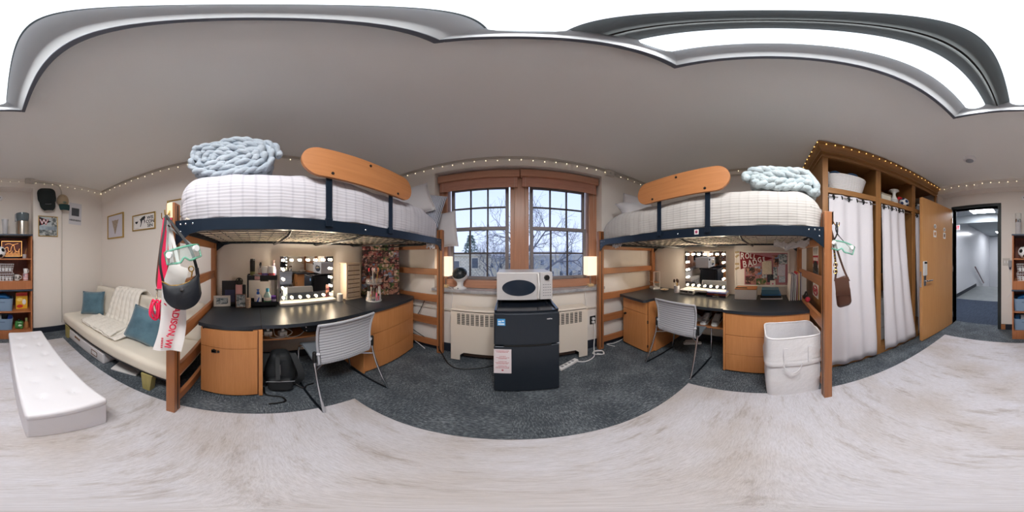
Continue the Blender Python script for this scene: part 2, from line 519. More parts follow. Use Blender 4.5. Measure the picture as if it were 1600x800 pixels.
# stone sill and casing
SILL = M('sill_stone', (176, 176, 180), .3, var=(12, (140, 142, 148)))
struct(MB().box(RX0-.02, RX1+.02, YW-.05, 1.99, RZ0-.015, RZ0+.02, .006).build('trim_1', SILL))
struct(MB().box(XL+.3, -.75, YW-.02, YW, .60, .62, .004).box(-.75, 1.0, YW-.02, YW, .60, .62, .004).build('trim_2', M('painted_rail', (206, 198, 188), .6)))
PIC = M('picture_rail', (186, 180, 172), .6)
struct(MB().box(XL, XL+.015, YB, YW, 2.485, ZC, .004).build('trim_3', PIC))
struct(MB().box(XL, XR, YW-.015, YW, 2.485, ZC, .004).build('trim_4', PIC))
struct(MB().box(XR-.02, XR, -.5, YW, 2.40, 2.425, .004).box(XR-.015, XR, -.5, YW, 2.49, ZC, .004).build('trim_5', PIC))
# window joinery
yc = 1.955
cas = MB().box(RX0, RX0+.115, yc-.03, RY, RZ0+.02, RZ1, .006).box(RX1-.115, RX1, yc-.03, RY, RZ0+.02, RZ1, .006)
cas.box(-.02, .20, yc-.03, RY, RZ0+.02, RZ1, .006).box(.03, .15, yc-.045, yc-.03, RZ0+.02, RZ1, .004)
struct(cas.build('trim_6', WINW))
cas = MB().box(RX0+.115, -.02, yc-.03, RY, 2.2, RZ1, .004).box(.20, RX1-.115, yc-.03, RY, 2.2, RZ1, .004)
cas.box(RX0+.115, -.02, yc-.05, RY, RZ0+.02, .975, .006).box(.20, RX1-.115, yc-.05, RY, RZ0+.02, .975, .006)
struct(cas.build('trim_7', WINX))
SASH = M('sash_grey', (132, 126, 128), .45)
SASHD = M('sash_dark', (70, 62, 62), .45)
GL = bpy.data.materials.new('window_glass'); GL.use_nodes = True
n = GL.node_tree.nodes; l = GL.node_tree.links; n.remove(n['Principled BSDF'])
tr = n.new('ShaderNodeBsdfTransparent'); tr.inputs[0].default_value = (.94, .96, 1, 1)
gg = n.new('ShaderNodeBsdfGlossy'); gg.inputs['Roughness'].default_value = .02
fr = n.new('ShaderNodeFresnel'); fr.inputs[0].default_value = 1.3
mx = n.new('ShaderNodeMixShader'); l.new(fr.outputs[0], mx.inputs[0]); l.new(tr.outputs[0], mx.inputs[1]); l.new(gg.outputs[0], mx.inputs[2])
l.new(mx.outputs[0], n['Material Output'].inputs[0])
for wi, (x0, x1) in enumerate(((RX0+.115, -.02), (.20, RX1-.115))):
    root = bpy.data.objects.new('window_%d' % (wi+1), None); COL.objects.link(root); root.location = ((x0+x1)/2, 2.0, .975)
    root.matrix_basis = Matrix.Translation(root.location); struct(root)
    for (z0, z1, y, nm) in ((1.595, 2.2, 2.035, 'upper_sash'), (.975, 1.635, 1.995, 'lower_sash')):
        t = .042
        a = x0+.02; b = x1-.02
        s_ = MB().box(a, a+t, y-.018, y+.018, z0, z1, .003).box(b-t, b, y-.018, y+.018, z0, z1, .003)
        s_.box(a+t, b-t, y-.018, y+.018, z0, z0+t, .003).box(a+t, b-t, y-.018, y+.018, z1-t, z1, .003)
        so = s_.build(nm, SASH, root, world=True)
        q = MB()
        for k in (1, 2):
            xx = a+t+(b-a-2*t)*k/3; q.box(xx-.009, xx+.009, y-.015, y+.015, z0+t, z1-t)
        zz = (z0+z1)/2; q.box(a+t, b-t, y-.014, y+.014, zz-.009, zz+.009)
        q.build('muntin', SASHD, so, world=True)
        MB().box(a+t, b-t, y-.002, y+.002, z0+t, z1-t).build('pane', GL, so, world=True)
    MB().box((x0+x1)/2-.03, (x0+x1)/2+.03, 1.965, 1.978, 1.6, 1.622, .003).build('sash_lock', SASH, root, world=True)
    lf = MB()
    for xx in (x0+.18, x1-.18): lf.box(xx-.02, xx+.02, 1.955, 1.977, .985, 1.0, .003)
    lf.each('sash_lift', SASH, root, world=True)
# two bamboo roman shades
for (x0, x1, z, lab) in ((RX0+.02, .085, 2.345, 'raised bamboo roman shade over the left window'), (.095, RX1-.02, 2.355, 'raised bamboo roman shade over the right window')):
    t = thing('roman_shade', lab, 'window shade', ((x0+x1)/2, 1.88, z-.24), group='bamboo shades rolled up at the window')
    MB().box(x0, x1, 1.83, 1.90, z-.10, z, .006).build('headrail', WINX, t, world=True)
    q = MB()
    for k in range(5): q.box(x0+.02, x1-.02, 1.865+.008*k, 1.875+.008*k, z-.235+.012*k, z-.09, .003)
    q.build('bamboo_folds', BAMB, t, world=True)
    q = MB()
    for xx in (x0+.06, x1-.06): q.tube([(xx, 1.86, z-.1), (xx, 1.86, z-.62)], .002, 5)
    q.each('cord', M('cord_tan', (190, 170, 150), .8), t, world=True)

# door
dr = bpy.data.objects.new('door_1', None); COL.objects.link(dr); struct(dr)
ang = math.atan2(-1.775+2.60, 1.279-1.222)
dr.matrix_basis = Matrix.Translation((1.222, -2.60, 0)) @ Matrix.Rotation(ang, 4, 'Z')
MB().box(0, .83, -.045, 0, .012, 2.10, .003).build('door_slab', DOORW, dr)
q = MB().box(.755, .80, 0, .012, .86, 1.10, .004)
q.cyl((.775, 0, .93), (.775, .05, .93), .012).tube([(.775, .05, .93), (.74, .055, .93), (.66, .052, .93)], .010, 8)
h = q.build('handle', CHROME, dr)
MB().box(.735, .82, -.002, .022, 1.00, 1.20, .012).build('lock_plate', M('lock_grey', (205, 205, 205), .4), dr)
MB().box(.748, .806, .022, .026, 1.165, 1.192, .004).build('keypad', BLK, dr)
MB().box(.828, .832, -.035, -.01, .84, 1.06).build('strike', CHROME, dr)
q = MB()
for z in (.2, 1.05, 1.9): q.cyl((0, .006, z-.05), (0, .006, z+.05), .008)
q.each('hinge', CHROME, dr)
DF = M('door_frame_paint', (34, 40, 40), .4)
struct(MB().box(DX0-.055, DX0, YB2-.16, YB2+.02, 0, DZ+.05, .004).box(DX1, DX1+.02, YB2-.16, YB2+.02, 0, DZ+.05, .004).box(DX0, DX1, YB2-.16, YB2+.02, DZ, DZ+.05, .004).build('trim_8', DF))
struct(MB().box(DX0-.125, DX0-.055, YB2, YB2+.02, 0, .10, .003).build('trim_9', WX))
# stickers on the door
def onto_door(u, z): return F(tuple((dr.matrix_basis @ Vector((u, .0015, z)))), tuple((dr.matrix_basis.to_3x3() @ Vector((0, 1, 0)))))
PAPER = M('paper_white', (232, 230, 228), .6)
for (u, z, k, lab) in ((.53, 1.715, 0, 'round white door tag nearest the door edge'), (.27, 1.70, 0, 'round white door tag nearest the hinges'),
                    (.535, 1.60, 1, 'white name card with an orange print nearest the door edge'), (.27, 1.60, 1, 'white name card with a brown print nearest the hinges')):
    t = thing('door_tag', lab, 'door tag', X=onto_door(u, z), group='name tags on the room door')
    if k == 0:
        MB().cyl((0, 0, 0), (0, 0, .0015), .034, n=24).build('card', PAPER, t)
        MB().cyl((0, 0, .0015), (0, 0, .0022), .026, n=24).cyl((0, 0, .0022), (0, 0, .0028), .02, n=24).build('ring', M('tag_grey', (120, 116, 112), .6, var=(60, (200, 196, 190))), t)
    else:
        MB().box(-.035, .035, -.05, .05, 0, .0015).build('card', PAPER, t)
        MB().sphere((0, .0, .002), (.019, .03, .002)).sphere((.008, .018, .002), (.014, .012, .002)).build('print', M('orange_print' if u > .4 else 'brown_print', (196, 128, 62) if u > .4 else (120, 96, 70), .6), t)

# ------------------------------------------------------------------ hallway
HC = M('hall_carpet', (46, 56, 74), .95, var=(30, (58, 70, 88)), stretch=(1, .2, 1))
HT = M('hall_tile', (120, 126, 126), .35, var=(4, (134, 138, 138)))
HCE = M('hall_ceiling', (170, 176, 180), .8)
struct(MB().box(-1.2, 3.2, -4.37, YB2-.15, -.1, 0).build('floor_hall', HC))
struct(MB().box(-1.2, 1.97, -6.5, -4.37, -.12, 0).box(-1.2, 1.97, -9.2, -6.5, -2.1, -2.0).box(-1.2, 1.97, -6.52, -6.5, -2.1, 0).build('floor_landing', HT))
struct(MB().box(-1.2, 3.2, -4.3, YB2-.15, 2.42, 2.5).box(-1.2, 2.07, -9.2, -4.3, 2.4, 2.5).build('ceiling_hall', HCE))
struct(MB().box(1.97, 2.07, -9.2, -4.3, -2.1, 2.5).box(2.07, 3.2, -4.4, -4.3, 0, 2.5).box(3.1, 3.2, -4.3, YB2-.15, 0, 2.5).build('wall_hall_left', WALLD))
struct(MB().box(-1.3, 2.07, -9.3, -9.2, -2.1, 2.5).box(-1.3, -1.2, -9.2, YB2-.15, -2.1, 2.5).build('wall_hall_far', WALLD))
struct(MB().box(-1.2, 1.97, -4.5, -4.28, 2.20, 2.42).build('trim_10', HCE))
struct(MB().box(1.955, 1.97, -6.5, -4.3, 0, .11).build('baseboard_hall', BB))
hl = thing('ceiling_panel_light', 'bright square ceiling light in the hallway beyond the door', 'ceiling light', (1.0, -3.72, 2.40))
MB().box(-.31, .31, -.31, .31, -.01, .02, .004).build('frame', WHITE, hl)
MB().box(-.28, .28, -.28, .28, -.014, -.009).build('diffuser', M('hall_panel_lit', (245, 248, 255), .5, emit=30), hl)
hl2 = dup(hl, Matrix.Translation((1.0, -7.6, 2.395)), 'ceiling light over the hallway stairs, beyond the dark beam')
ex = thing('exit_sign', 'red and white exit sign hanging at the hallway corner', 'sign', X=F((1.86, -4.2, 2.075), (0, 1, 0)))
MB().box(-.11, .11, -.085, .085, -.04, 0, .006).build('housing', WHP, ex)
MB().box(-.10, .10, -.07, .07, 0, .002).build('face', M('sign_white', (238, 232, 232), .4), ex)
lettering('EXIT', .11, M('exit_red', (235, 40, 60), .4, emit=.7), ex, (0, 0, .003), bold=.003)
hr = thing('handrail', 'dark red handrail sloping down along the stair wall', 'handrail', (1.90, -6.15, .85))
MB().tube([(1.89, -6.12, .84), (1.89, -7.5, -.02)], .022, 10).build('rail', M('rail_red', (86, 24, 36), .3), hr, world=True)
MB().tube([(1.93, -6.1, .80), (1.93, -7.5, -.08)], .014, 8).build('backing', WHP, hr, world=True)
q = MB()
for y in (-6.4, -7.2):
    z = .84-(-6.12-y)*.623; q.tube([(1.97, y, z-.06), (1.91, y, z-.05), (1.89, y, z)], .008, 6)
q.each('bracket', CHROME, hr, world=True)

# ------------------------------------------------------------------ ceiling lamp: two tubes in an open trough fixture
fx0, fx1, fy0, fy1, fz = -.145, .433, -.935, .28, 2.417
fx = thing('ceiling_light_fixture', 'long two-tube ceiling light above the middle of the room', 'ceiling light', ((fx0+fx1)/2, (fy0+fy1)/2, ZC))
RIM = M('fixture_rim', (96, 100, 110), .4, .3)
q = MB().box(fx0, fx0+.022, fy0, fy1, fz, ZC, .003).box(fx1-.022, fx1, fy0, fy1, fz, ZC, .003)
q.box(fx0+.022, fx1-.022, fy0, fy0+.022, fz, ZC, .003).box(fx0+.022, fx1-.022, fy1-.022, fy1, fz, ZC, .003)
q.build('rim', RIM, fx, world=True)
REF = M('fixture_reflector', (178, 182, 186), .5)
REFD = M('fixture_louver', (84, 90, 92), .45, .3)
LENS = M('lamp_lens_lit', (238, 244, 250), .4, emit=1.15)
xc = (fx0+fx1)/2; i0 = fx0+.022; i1 = fx1-.022
LX = ((-.032, .075), (.213, .326))
q = MB()
q.prism([(i0, fz+.004), (LX[0][0]-.004, fz+.055), (LX[0][0]-.004, fz+.06), (i0, fz+.012)], 'y', fy0+.022, fy1-.022)
q.prism([(i1, fz+.004), (LX[1][1]+.004, fz+.055), (LX[1][1]+.004, fz+.06), (i1, fz+.012)], 'y', fy0+.022, fy1-.022)
for (ya, yb) in ((fy0+.022, fy0+.07), (fy1-.022, fy1-.07)):
    q.prism([(ya, fz+.004), (yb, fz+.06), (yb, fz+.065), (ya, fz+.012)], 'x', i0, i1)
q.build('reflector', REF, fx, world=True)
q = MB()
q.prism([(LX[0][1]+.004, fz+.055), (xc-.004, fz+.012), (xc-.004, fz+.02), (LX[0][1]+.004, fz+.062)], 'y', fy0+.07, fy1-.07)
q.prism([(LX[1][0]-.004, fz+.055), (xc+.004, fz+.012), (xc+.004, fz+.02), (LX[1][0]-.004, fz+.062)], 'y', fy0+.07, fy1-.07)
q.build('louver', REFD, fx, world=True)
MB().box(xc-.004, xc+.004, fy0+.07, fy1-.07, fz+.008, fz+.02).build('seam', DARKV, fx, world=True)
MB().box(i0, i1, fy0+.022, fy1-.022, fz+.07, ZC-.002).build('housing', REFD, fx, world=True)
for (a, b) in LX:
    q = MB()
    pts = [(a+(b-a)*k/10, fz+.052-.026*math.sin(PI*k/10)) for k in range(11)]+[(b, fz+.066), (a, fz+.066)]
    q.prism(pts, 'y', fy0+.055, fy1-.055)
    q.build('lens', LENS, fx, world=True, angle=60)
    ld = bpy.data.lights.new('tube', 'AREA'); ld.shape = 'RECTANGLE'; ld.size = b-a-.01; ld.size_y = fy1-fy0-.12
    ld.energy = LENS_POWER; ld.color = (1, .985, .965)
    lo = bpy.data.objects.new('tube', ld); COL.objects.link(lo); lo.parent = fx
    lo.matrix_basis = wmat(fx).inverted() @ Matrix.Translation(((a+b)/2, (fy0+fy1)/2, fz+.022))

# smoke detectors
sd = thing('smoke_detector', 'round white smoke detector on the ceiling near the door', 'smoke detector', (.60, -1.73, ZC))
MB().lathe([(.075, 0), (.075, -.015), (.068, -.03), (.04, -.042), (.0, -.044)]).build('housing', WHP, sd)
MB().lathe([(.045, -.040), (.045, -.046), (.03, -.047)]).build('vent_ring', GREYP, sd)
wd = thing('wall_sensor', 'small round white sensor on the wall above the bookcase', 'sensor', X=F((.0, YB2+.001, 2.24), (0, 1, 0)))
MB().xf(Matrix.Identity(4)).lathe([(.045, 0), (.045, .012), (.035, .022), (0, .024)]).build('housing', WHP, wd)
MB().lathe([(.012, .024), (.012, .028), (0, .029)]).build('lens', GREYP, wd)
# ------------------------------------------------------------------ string lights
WIRE = M('fairy_wire', (170, 168, 160), .5)
FB = M('fairy_bulb_lit', (255, 238, 200), .4, emit=1.6)
FBA = M('fairy_bulb_amber_lit', (255, 205, 120), .4, emit=1.6)
bulb0 = None
def string(label, pts, wiremat=WIRE, bm_=FB, step=.125, nrm=(1, 0, 0)):
    t = thing('string_light', label, 'string lights', pts[0], group=None)
    P = [Vector(p) for p in pts]; path = []
    for a, b in zip(P, P[1:]):
        k = max(2, int((b-a).length/step))
        for i in range(k): path.append(a.lerp(b, i/k)+Vector((0, 0, -.006*math.sin(i*1.7))))
    path.append(P[-1])
    MB().tube(path, .0016, 5).build('wire', wiremat, t, world=True)
    first = None
    for i, p in enumerate(path[:95]):
        if first is None:
            first = MB().sphere((0, 0, 0), (.0062, .0062, .008), 8, 6).build('bulb', bm_, t)
            o = first
        else:
            o = first.copy(); COL.objects.link(o); o.parent = t
        o.matrix_basis = wmat(t).inverted() @ Matrix.Translation(p+Vector((0, 0, -.008)))
    return t
string('fairy light string along the top of the left wall', [(XL+.03, -2.4, 2.455), (XL+.03, 1.75, 2.455)])
string('fairy light string along the top of the window wall', [(-1.70, YW-.03, 2.455), (2.03, YW-.03, 2.455)])
string('fairy light string along the top of the right wall behind the loft bed', [(XR-.04, 1.7, 2.465), (XR-.04, -.42, 2.465)])
string('fairy light string on the beam above the doorway and bookcase', [(1.40, YB+.03, 2.455), (-1.70, YB+.03, 2.455)])

# ------------------------------------------------------------------ radiator cover, outlet
RADM = M('radiator_enamel', (222, 212, 200), .45)
rc = thing('radiator_cover', 'cream metal radiator cover under the window, behind the black fridge', 'radiator', (.09, 1.66, 0))
ry = 1.60
x0, x1 = -.63, .80
q = MB().box(x0, x1, ry, YW-.05, .66, .70, .012)
q.box(x0, x0+.02, ry+.01, YW-.05, .02, .67, .004).box(x1-.02, x1, ry+.01, YW-.05, .02, .67, .004)
front = [(x0, .68), (x0, .02), (x0+.10, .02), (x0+.10, .10), (x0+.14, .14), (x1-.14, .14), (x1-.10, .10), (x1-.10, .02), (x1, .02), (x1, .68)]
q.prism(front, 'y', ry, ry+.012)
q.build('cover', RADM, rc, world=True)
def grille(xa, xb):
    q = MB(); k = int((xb-xa)/.047)
    for i in range(k):
        a = xa+i*(xb-xa)/k; q.box(a, a+.034, ry-.002, ry+.002, .52, .65)
    q.build('grille_opening', M('grille_dark', (96, 92, 88), .6), rc, world=True)
    q = MB()
    for i in range(k):
        a = xa+i*(xb-xa)/k
        for j in range(6): q.box(a, a+.034, ry-.004, ry-.001, .533+j*.021, .537+j*.021)
    q.build('louver', RADM, rc, world=True)
grille(-.56, -.12); grille(.30, .745)
MB().box(x0+.12, x1-.12, ry+.05, ry+.12, .06, .16, .01).build('fin_pipe', M('rust_iron', (70, 52, 42), .7), rc, world=True)
ot = thing('wall_outlet', 'black wall outlet with white plugs right of the radiator', 'outlet', X=F((.965, YW-.001, .43), (0, -1, 0)))
MB().box(-.04, .04, -.06, .06, 0, .006, .003).build('plate', BLK, ot)
MB().box(-.018, .018, .008, .04, .006, .035, .005).box(-.02, .016, -.04, -.008, .006, .03, .005).each('plug', WHP, ot)
wc = MB().tube(smooth_path([(.965, YW-.04, .40), (.95, YW-.09, .3), (.93, YW-.1, .12), (.92, YW-.12, .02), (.85, 1.55, .012), (.72, 1.5, .012), (.62, 1.56, .012)]), .006, 6)
wc.tube(smooth_path([(.92, 1.6, .012), (.98, 1.55, .012), (1.0, 1.62, .02), (.93, 1.66, .02), (.87, 1.6, .025), (.95, 1.53, .03), (.99, 1.6, .03), (.9, 1.64, .03)]), .006, 6)
tag(wc.build('cable', WHP), 'bundled white power cord on the carpet under the outlet', 'cord')
ps = thing('power_strip', 'white power strip on the carpet between fridge and radiator foot', 'power strip', (.54, 1.5, 0), .5)
MB().box(-.13, .13, -.028, .028, .003, .038, .008).build('body', WHP, ps)
q = MB()
for i in range(4): q.box(-.1+i*.05, -.072+i*.05, -.014, .014, .038, .0395)
q.each('socket', GREYP, ps)
bc = MB().tube(smooth_path([(-1.35, YW-.06, .22), (-.9, YW-.06, .12), (-.75, 1.6, .10), (-.55, 1.45, .015), (-.3, 1.5, .012), (.0, 1.7, .012)]), .006, 6)
tag(bc.build('cable', BLK), 'black power cord running from the bed to behind the fridge', 'cord')
bc = MB().tube(smooth_path([(-1.0, YW-.08, .75), (-1.12, YW-.08, .5), (-1.25, YW-.09, .3), (-1.3, YW-.09, .2)]), .005, 6)
bc.tube(smooth_path([(-1.45, YW-.08, .36), (-1.2, YW-.07, .26), (-.95, YW-.08, .16)]), .005, 6)
tag(bc.build('cable', BLK), 'black cables hanging on the wall behind the left bed ladder', 'cable')
bc = MB().tube(smooth_path([(-1.42, YW-.05, .34), (-1.36, YW-.05, .2), (-1.3, YW-.06, .15), (-1.1, YW-.07, .05), (-1.0, YW-.1, .02)]), .006, 6)
tag(bc.build('cable', WHP), 'white cable on the wall behind the left bed ladder', 'cable')
# conduits
CON = M('conduit_paint', (196, 190, 182), .5)
jb = thing('junction_box', 'painted junction box at the ceiling right of the window', 'junction box', (1.20, YW-.03, 2.46))
MB().box(1.14, 1.27, YW-.05, YW, 2.41, 2.50, .008).build('box', CON, jb, world=True)
MB().cyl((1.205, YW-.05, 2.455), (1.205, YW-.053, 2.455), .008, n=8).build('screw', CHROME, jb, world=True)
tag(MB().tube(smooth_path([(1.27, YW-.02, 2.45), (1.6, YW-.02, 2.45), (1.9, YW-.02, 2.45), (1.99, YW-.04, 2.43), (2.03, YW-.1, 2.36), (2.05, YW-.1, 2.2)]), .011, 8).build('conduit', CON), 'thin painted conduit from the junction box to the right corner', 'conduit')
jb = thing('junction_box', 'painted junction box at the ceiling above the bookcase end', 'junction box', (-.44, YB+.03, 2.47))
MB().box(-.51, -.37, YB, YB+.06, 2.43, 2.51, .008).build('box', CON, jb, world=True)
MB().cyl((-.44, YB+.06, 2.47), (-.44, YB+.063, 2.47), .008, n=8).build('screw', CHROME, jb, world=True)
tag(MB().tube(smooth_path([(-.51, YB+.02, 2.47), (-.7, YB+.02, 2.47), (-.86, YB+.02, 2.46), (-.93, YB+.02, 2.40), (-.955, YB+.02, 2.25), (-.957, YB+.02, 1.9)])+[Vector((-.957, YB+.02, .16))], .0085, 8).build('conduit', CON), 'painted conduit bending down the back wall between the posters', 'conduit')

# ------------------------------------------------------------------ fridge and microwave
FR = M('fridge_black', (38, 45, 54), .32, .3, bump=(220, .04))
fg = thing('mini_fridge', 'black two-door mini fridge standing in front of the radiator', 'fridge', (.107, 1.38, 0))
a, b = -.128, .343
MB().box(a+.004, b-.004, 1.20, 1.585, .025, .845, .008).build('body', FR, fg, world=True)
q = MB().box(a, b, 1.17, 1.60, .845, .856, .004)
q.prism([(1.17, .855), (1.60, .855), (1.60, .885), (1.56, .885), (1.17, .864)], 'x', a, a+.018).prism([(1.17, .855), (1.60, .855), (1.60, .885), (1.56, .885), (1.17, .864)], 'x', b-.018, b)
q.box(a+.018, b-.018, 1.585, 1.60, .856, .885, .003)
q.build('top_tray', M('fridge_top', (30, 36, 46), .16, .3), fg, world=True)
MB().box(a, b, 1.14, 1.195, .57, .846, .010, 3).build('freezer_door', FR, fg, world=True)
MB().box(a, b, 1.14, 1.195, .022, .560, .010, 3).build('main_door', FR, fg, world=True)
MB().box(a+.07, b-.06, 1.138, 1.15, .556, .574, .005).build('handle_recess', DARKV, fg, world=True)
q = MB()
for xx in (a+.03, b-.05):
    for yy in (1.22, 1.55): q.cyl((xx, yy, 0), (xx, yy, .03), .014, n=10)
q.each('foot', BLK, fg, world=True)
MB().box(b-.02, b+.004, 1.15, 1.19, .555, .575, .002).build('hinge', CHROME, fg, world=True)
def onfr(x, z, y=1.1395): return wmat(fg).inverted() @ F((x, y, z), (0, -1, 0))
def placed(o, X): o.matrix_basis = X; return o
lg = placed(lettering('midea', .016, M('logo_silver', (205, 208, 212), .3), fg, bold=.0006), onfr(.268, .797)); lg.name = 'brand_badge'
st = MB().xf(onfr(-.075, .778, 1.1395)).box(-.028, .028, -.028, .028, 0, .001).build('energy_sticker', M('sticker_blue', (64, 150, 214), .4), fg)
MB().xf(onfr(-.075, .778, 1.1384)).box(-.022, .022, -.020, -.008, 0, .0008).box(-.022, .0, .0, .012, 0, .0008).box(.004, .02, .004, .016, 0, .0008).build('sticker_print', M('sticker_white', (214, 232, 244), .5), st)
pn = thing('paper_notice', 'white paper notice with red text on the fridge door', 'notice', X=F((-.066, 1.139, .403), (0, -1, 0)))
MB().box(-.062, .062, -.132, .132, 0, .001).build('sheet', M('notice_paper', (222, 212, 216), .6), pn)
NR = M('notice_red', (176, 60, 72), .6)
q = MB()
for (z, wd_) in ((.115, .05), (.103, .042), (.06, .022), (.046, .046), (.036, .03), (.005, .03), (-.009, .05), (-.02, .044), (-.045, .03), (-.058, .046), (-.07, .05)):
    k = 0; x = -wd_
    while x < wd_-.006:
        ln = .006+.008*((k*37+int(z*1e4)) % 5)/5; q.box(x, min(x+ln, wd_), z-.0024, z+.0024, .001, .0014); x += ln+.003; k += 1
q.build('text_lines', NR, pn)
MB().sphere((0, -.095, .001), (.008, .009, .001), 10, 6).build('seal', NR, pn)
mw = thing('microwave', 'white microwave with an oval window standing on the mini fridge', 'microwave', (.109, 1.5, .866))
a, b, z0, z1, yf = -.128, .346, .890, 1.132, 1.36
MWM = M('microwave_white', (196, 194, 196), .35)
MB().box(a, b, yf+.02, 1.70, z0, z1, .008).build('body', MWM, mw, world=True)
dx = .235
MB().box(a, dx, yf, yf+.02, z0, z1, .006).build('door', MWM, mw, world=True)
MB().box(dx+.002, b, yf, yf+.02, z0, z1, .006).build('control_panel', MWM, mw, world=True)
el = [(.058+.14*math.cos(t*PI/24), .999+.070*math.sin(t*PI/24)) for t in range(48)]
MB().prism(el, 'y', yf-.002, yf+.004).build('oval_window', M('oven_glass', (34, 44, 58), .12), mw, world=True)
MB().tube([(.215, yf-.0, 1.12)]+[(.217+.006*math.sin(PI*k/10), yf-.014-.016*math.sin(PI*k/10), 1.115-.205*k/10) for k in range(11)]+[(.215, yf, .905)], .008, 8).build('door_handle', WHP, mw, world=True)
MB().cyl((.295, yf, 1.085), (.295, yf-.018, 1.085), .024, .021, 24).box(.292, .298, yf-.022, yf-.016, 1.068, 1.102, .001).build('dial', BLK, mw, world=True)
q = MB()
for i in range(4):
    for j in range(5): q.box(.262+i*.019, .274+i*.019, yf-.001, yf+.002, .925+j*.024, .931+j*.024)
q.each('button', M('button_grey', (120, 122, 128), .5), mw, world=True)
q = MB()
for xx in (a+.03, b-.05):
    for yy in (1.42, 1.56): q.cyl((xx, yy, .8565), (xx, yy, z0+.002), .012, n=10)
q.each('foot', BLK, mw, world=True)

# ------------------------------------------------------------------ things on the sill
SZ = RZ0+.02
fn = thing('desk_fan', 'white globe-shaped table fan on the window sill', 'fan', (-.605, 1.835, SZ))
MB().lathe([(.078, 0), (.080, .008), (.060, .018), (.040, .03), (.036, .06), (.045, .085), (.06, .1)], n=32).build('base', WHP, fn)
MB().sphere((0, 0, .165), (.092, .092, .088), 32, 20).build('globe', WHP, fn)
def capd(u, v):
    a = 2*PI*u; r = .03+.95*v*.062; p = Vector((r*math.cos(a), 0, r*math.sin(a)))
    q_ = Vector((p.x, -math.sqrt(max(.0935**2-p.x**2-p.z**2, 0)), p.z))
    return Matrix.Rotation(R(-48), 3, 'X') @ q_ + Vector((0, 0, .165))
q = MB().grid(lambda u, v: capd(u, v*1.0-.45*(1-v)), 36, 8, cu=True)
q.build('grille', M('fan_grille', (30, 40, 46), .3), fn)
q = MB()
for k in range(18):
    q.tube([capd(k/18+.25*j/7/1.0*.3, j/7) for j in range(8)], .0018, 5)
q.build('grille_spokes', BLK, fn)
MB().cyl((0, -.078, .012), (0, -.084, .02), .008, n=10).build('knob', GREYP, fn)
SHD = M('lamp_shade_lit', (255, 236, 208), .8, emit=.75)
def sill_lamp(x, lab):
    t = thing('table_lamp', lab, 'lamp', (x, 1.85, SZ), group='small lamps at both ends of the sill')
    MB().box(-.035, .035, -.035, .035, 0, .03, .004).build('base', wood('lamp_pale_wood', (206, 176, 132), (222, 194, 150), 'x'), t)
    MB().cyl((0, 0, .03), (0, 0, .17), .007).build('stem', CHROME, t)
    MB().box(-.068, .068, -.068, .068, .145, .385, .008, 2).build('lamp_shade', SHD, t)
    MB().tube(smooth_path([(.03, .0, .012), (.09, -.05, .006), (.12, -.09, .0), (.125, -.105, -.04), (.10, -.105, -.4)]), .003, 6).build('cord', WHP, t)
    return t
lm = sill_lamp(-.795, 'small square lamp glowing at the left end of the sill, beside the fan')
dup(lm, Matrix.Translation((.965, 1.85, SZ)) @ Matrix.Diagonal((-1, 1, 1, 1)), 'small square lamp glowing at the right end of the sill')

# ------------------------------------------------------------------ loft beds
def bed_frame_end(t, xf_, xb, y, sgn, has_panel=False):
    """ladder end: posts, rails. xf_=front x, xb=wall side x"""
    dx_ = .07 if xf_ > xb else -.07
    q = MB().box(xf_-dx_, xf_, y-.027, y+.027, 0, 1.572, .004)
    q.build('post', WZ, t, world=True)
    q = MB().box(xf_-dx_*.62, xf_-dx_*.48, y-.0285, y-.026, .03, 1.56).box(xf_-dx_*.62, xf_-dx_*.48, y+.026, y+.0285, .03, 1.56)
    q.build('slot_strip', BLK, t, world=True)
    MB().box(xb+dx_, xb, y-.027, y+.027, 0, 1.572, .004).build('post', WZ, t, world=True)
    for (za, zb) in ((1.35, 1.43), (1.045, 1.12), (.715, .805), (.41, .51), (.10, .19)):
        MB().box(min(xf_-dx_, xb+dx_)+0, max(xf_-dx_, xb+dx_), y-.014, y+.014, za, zb, .005).build('end_rail', WX, t, world=True)
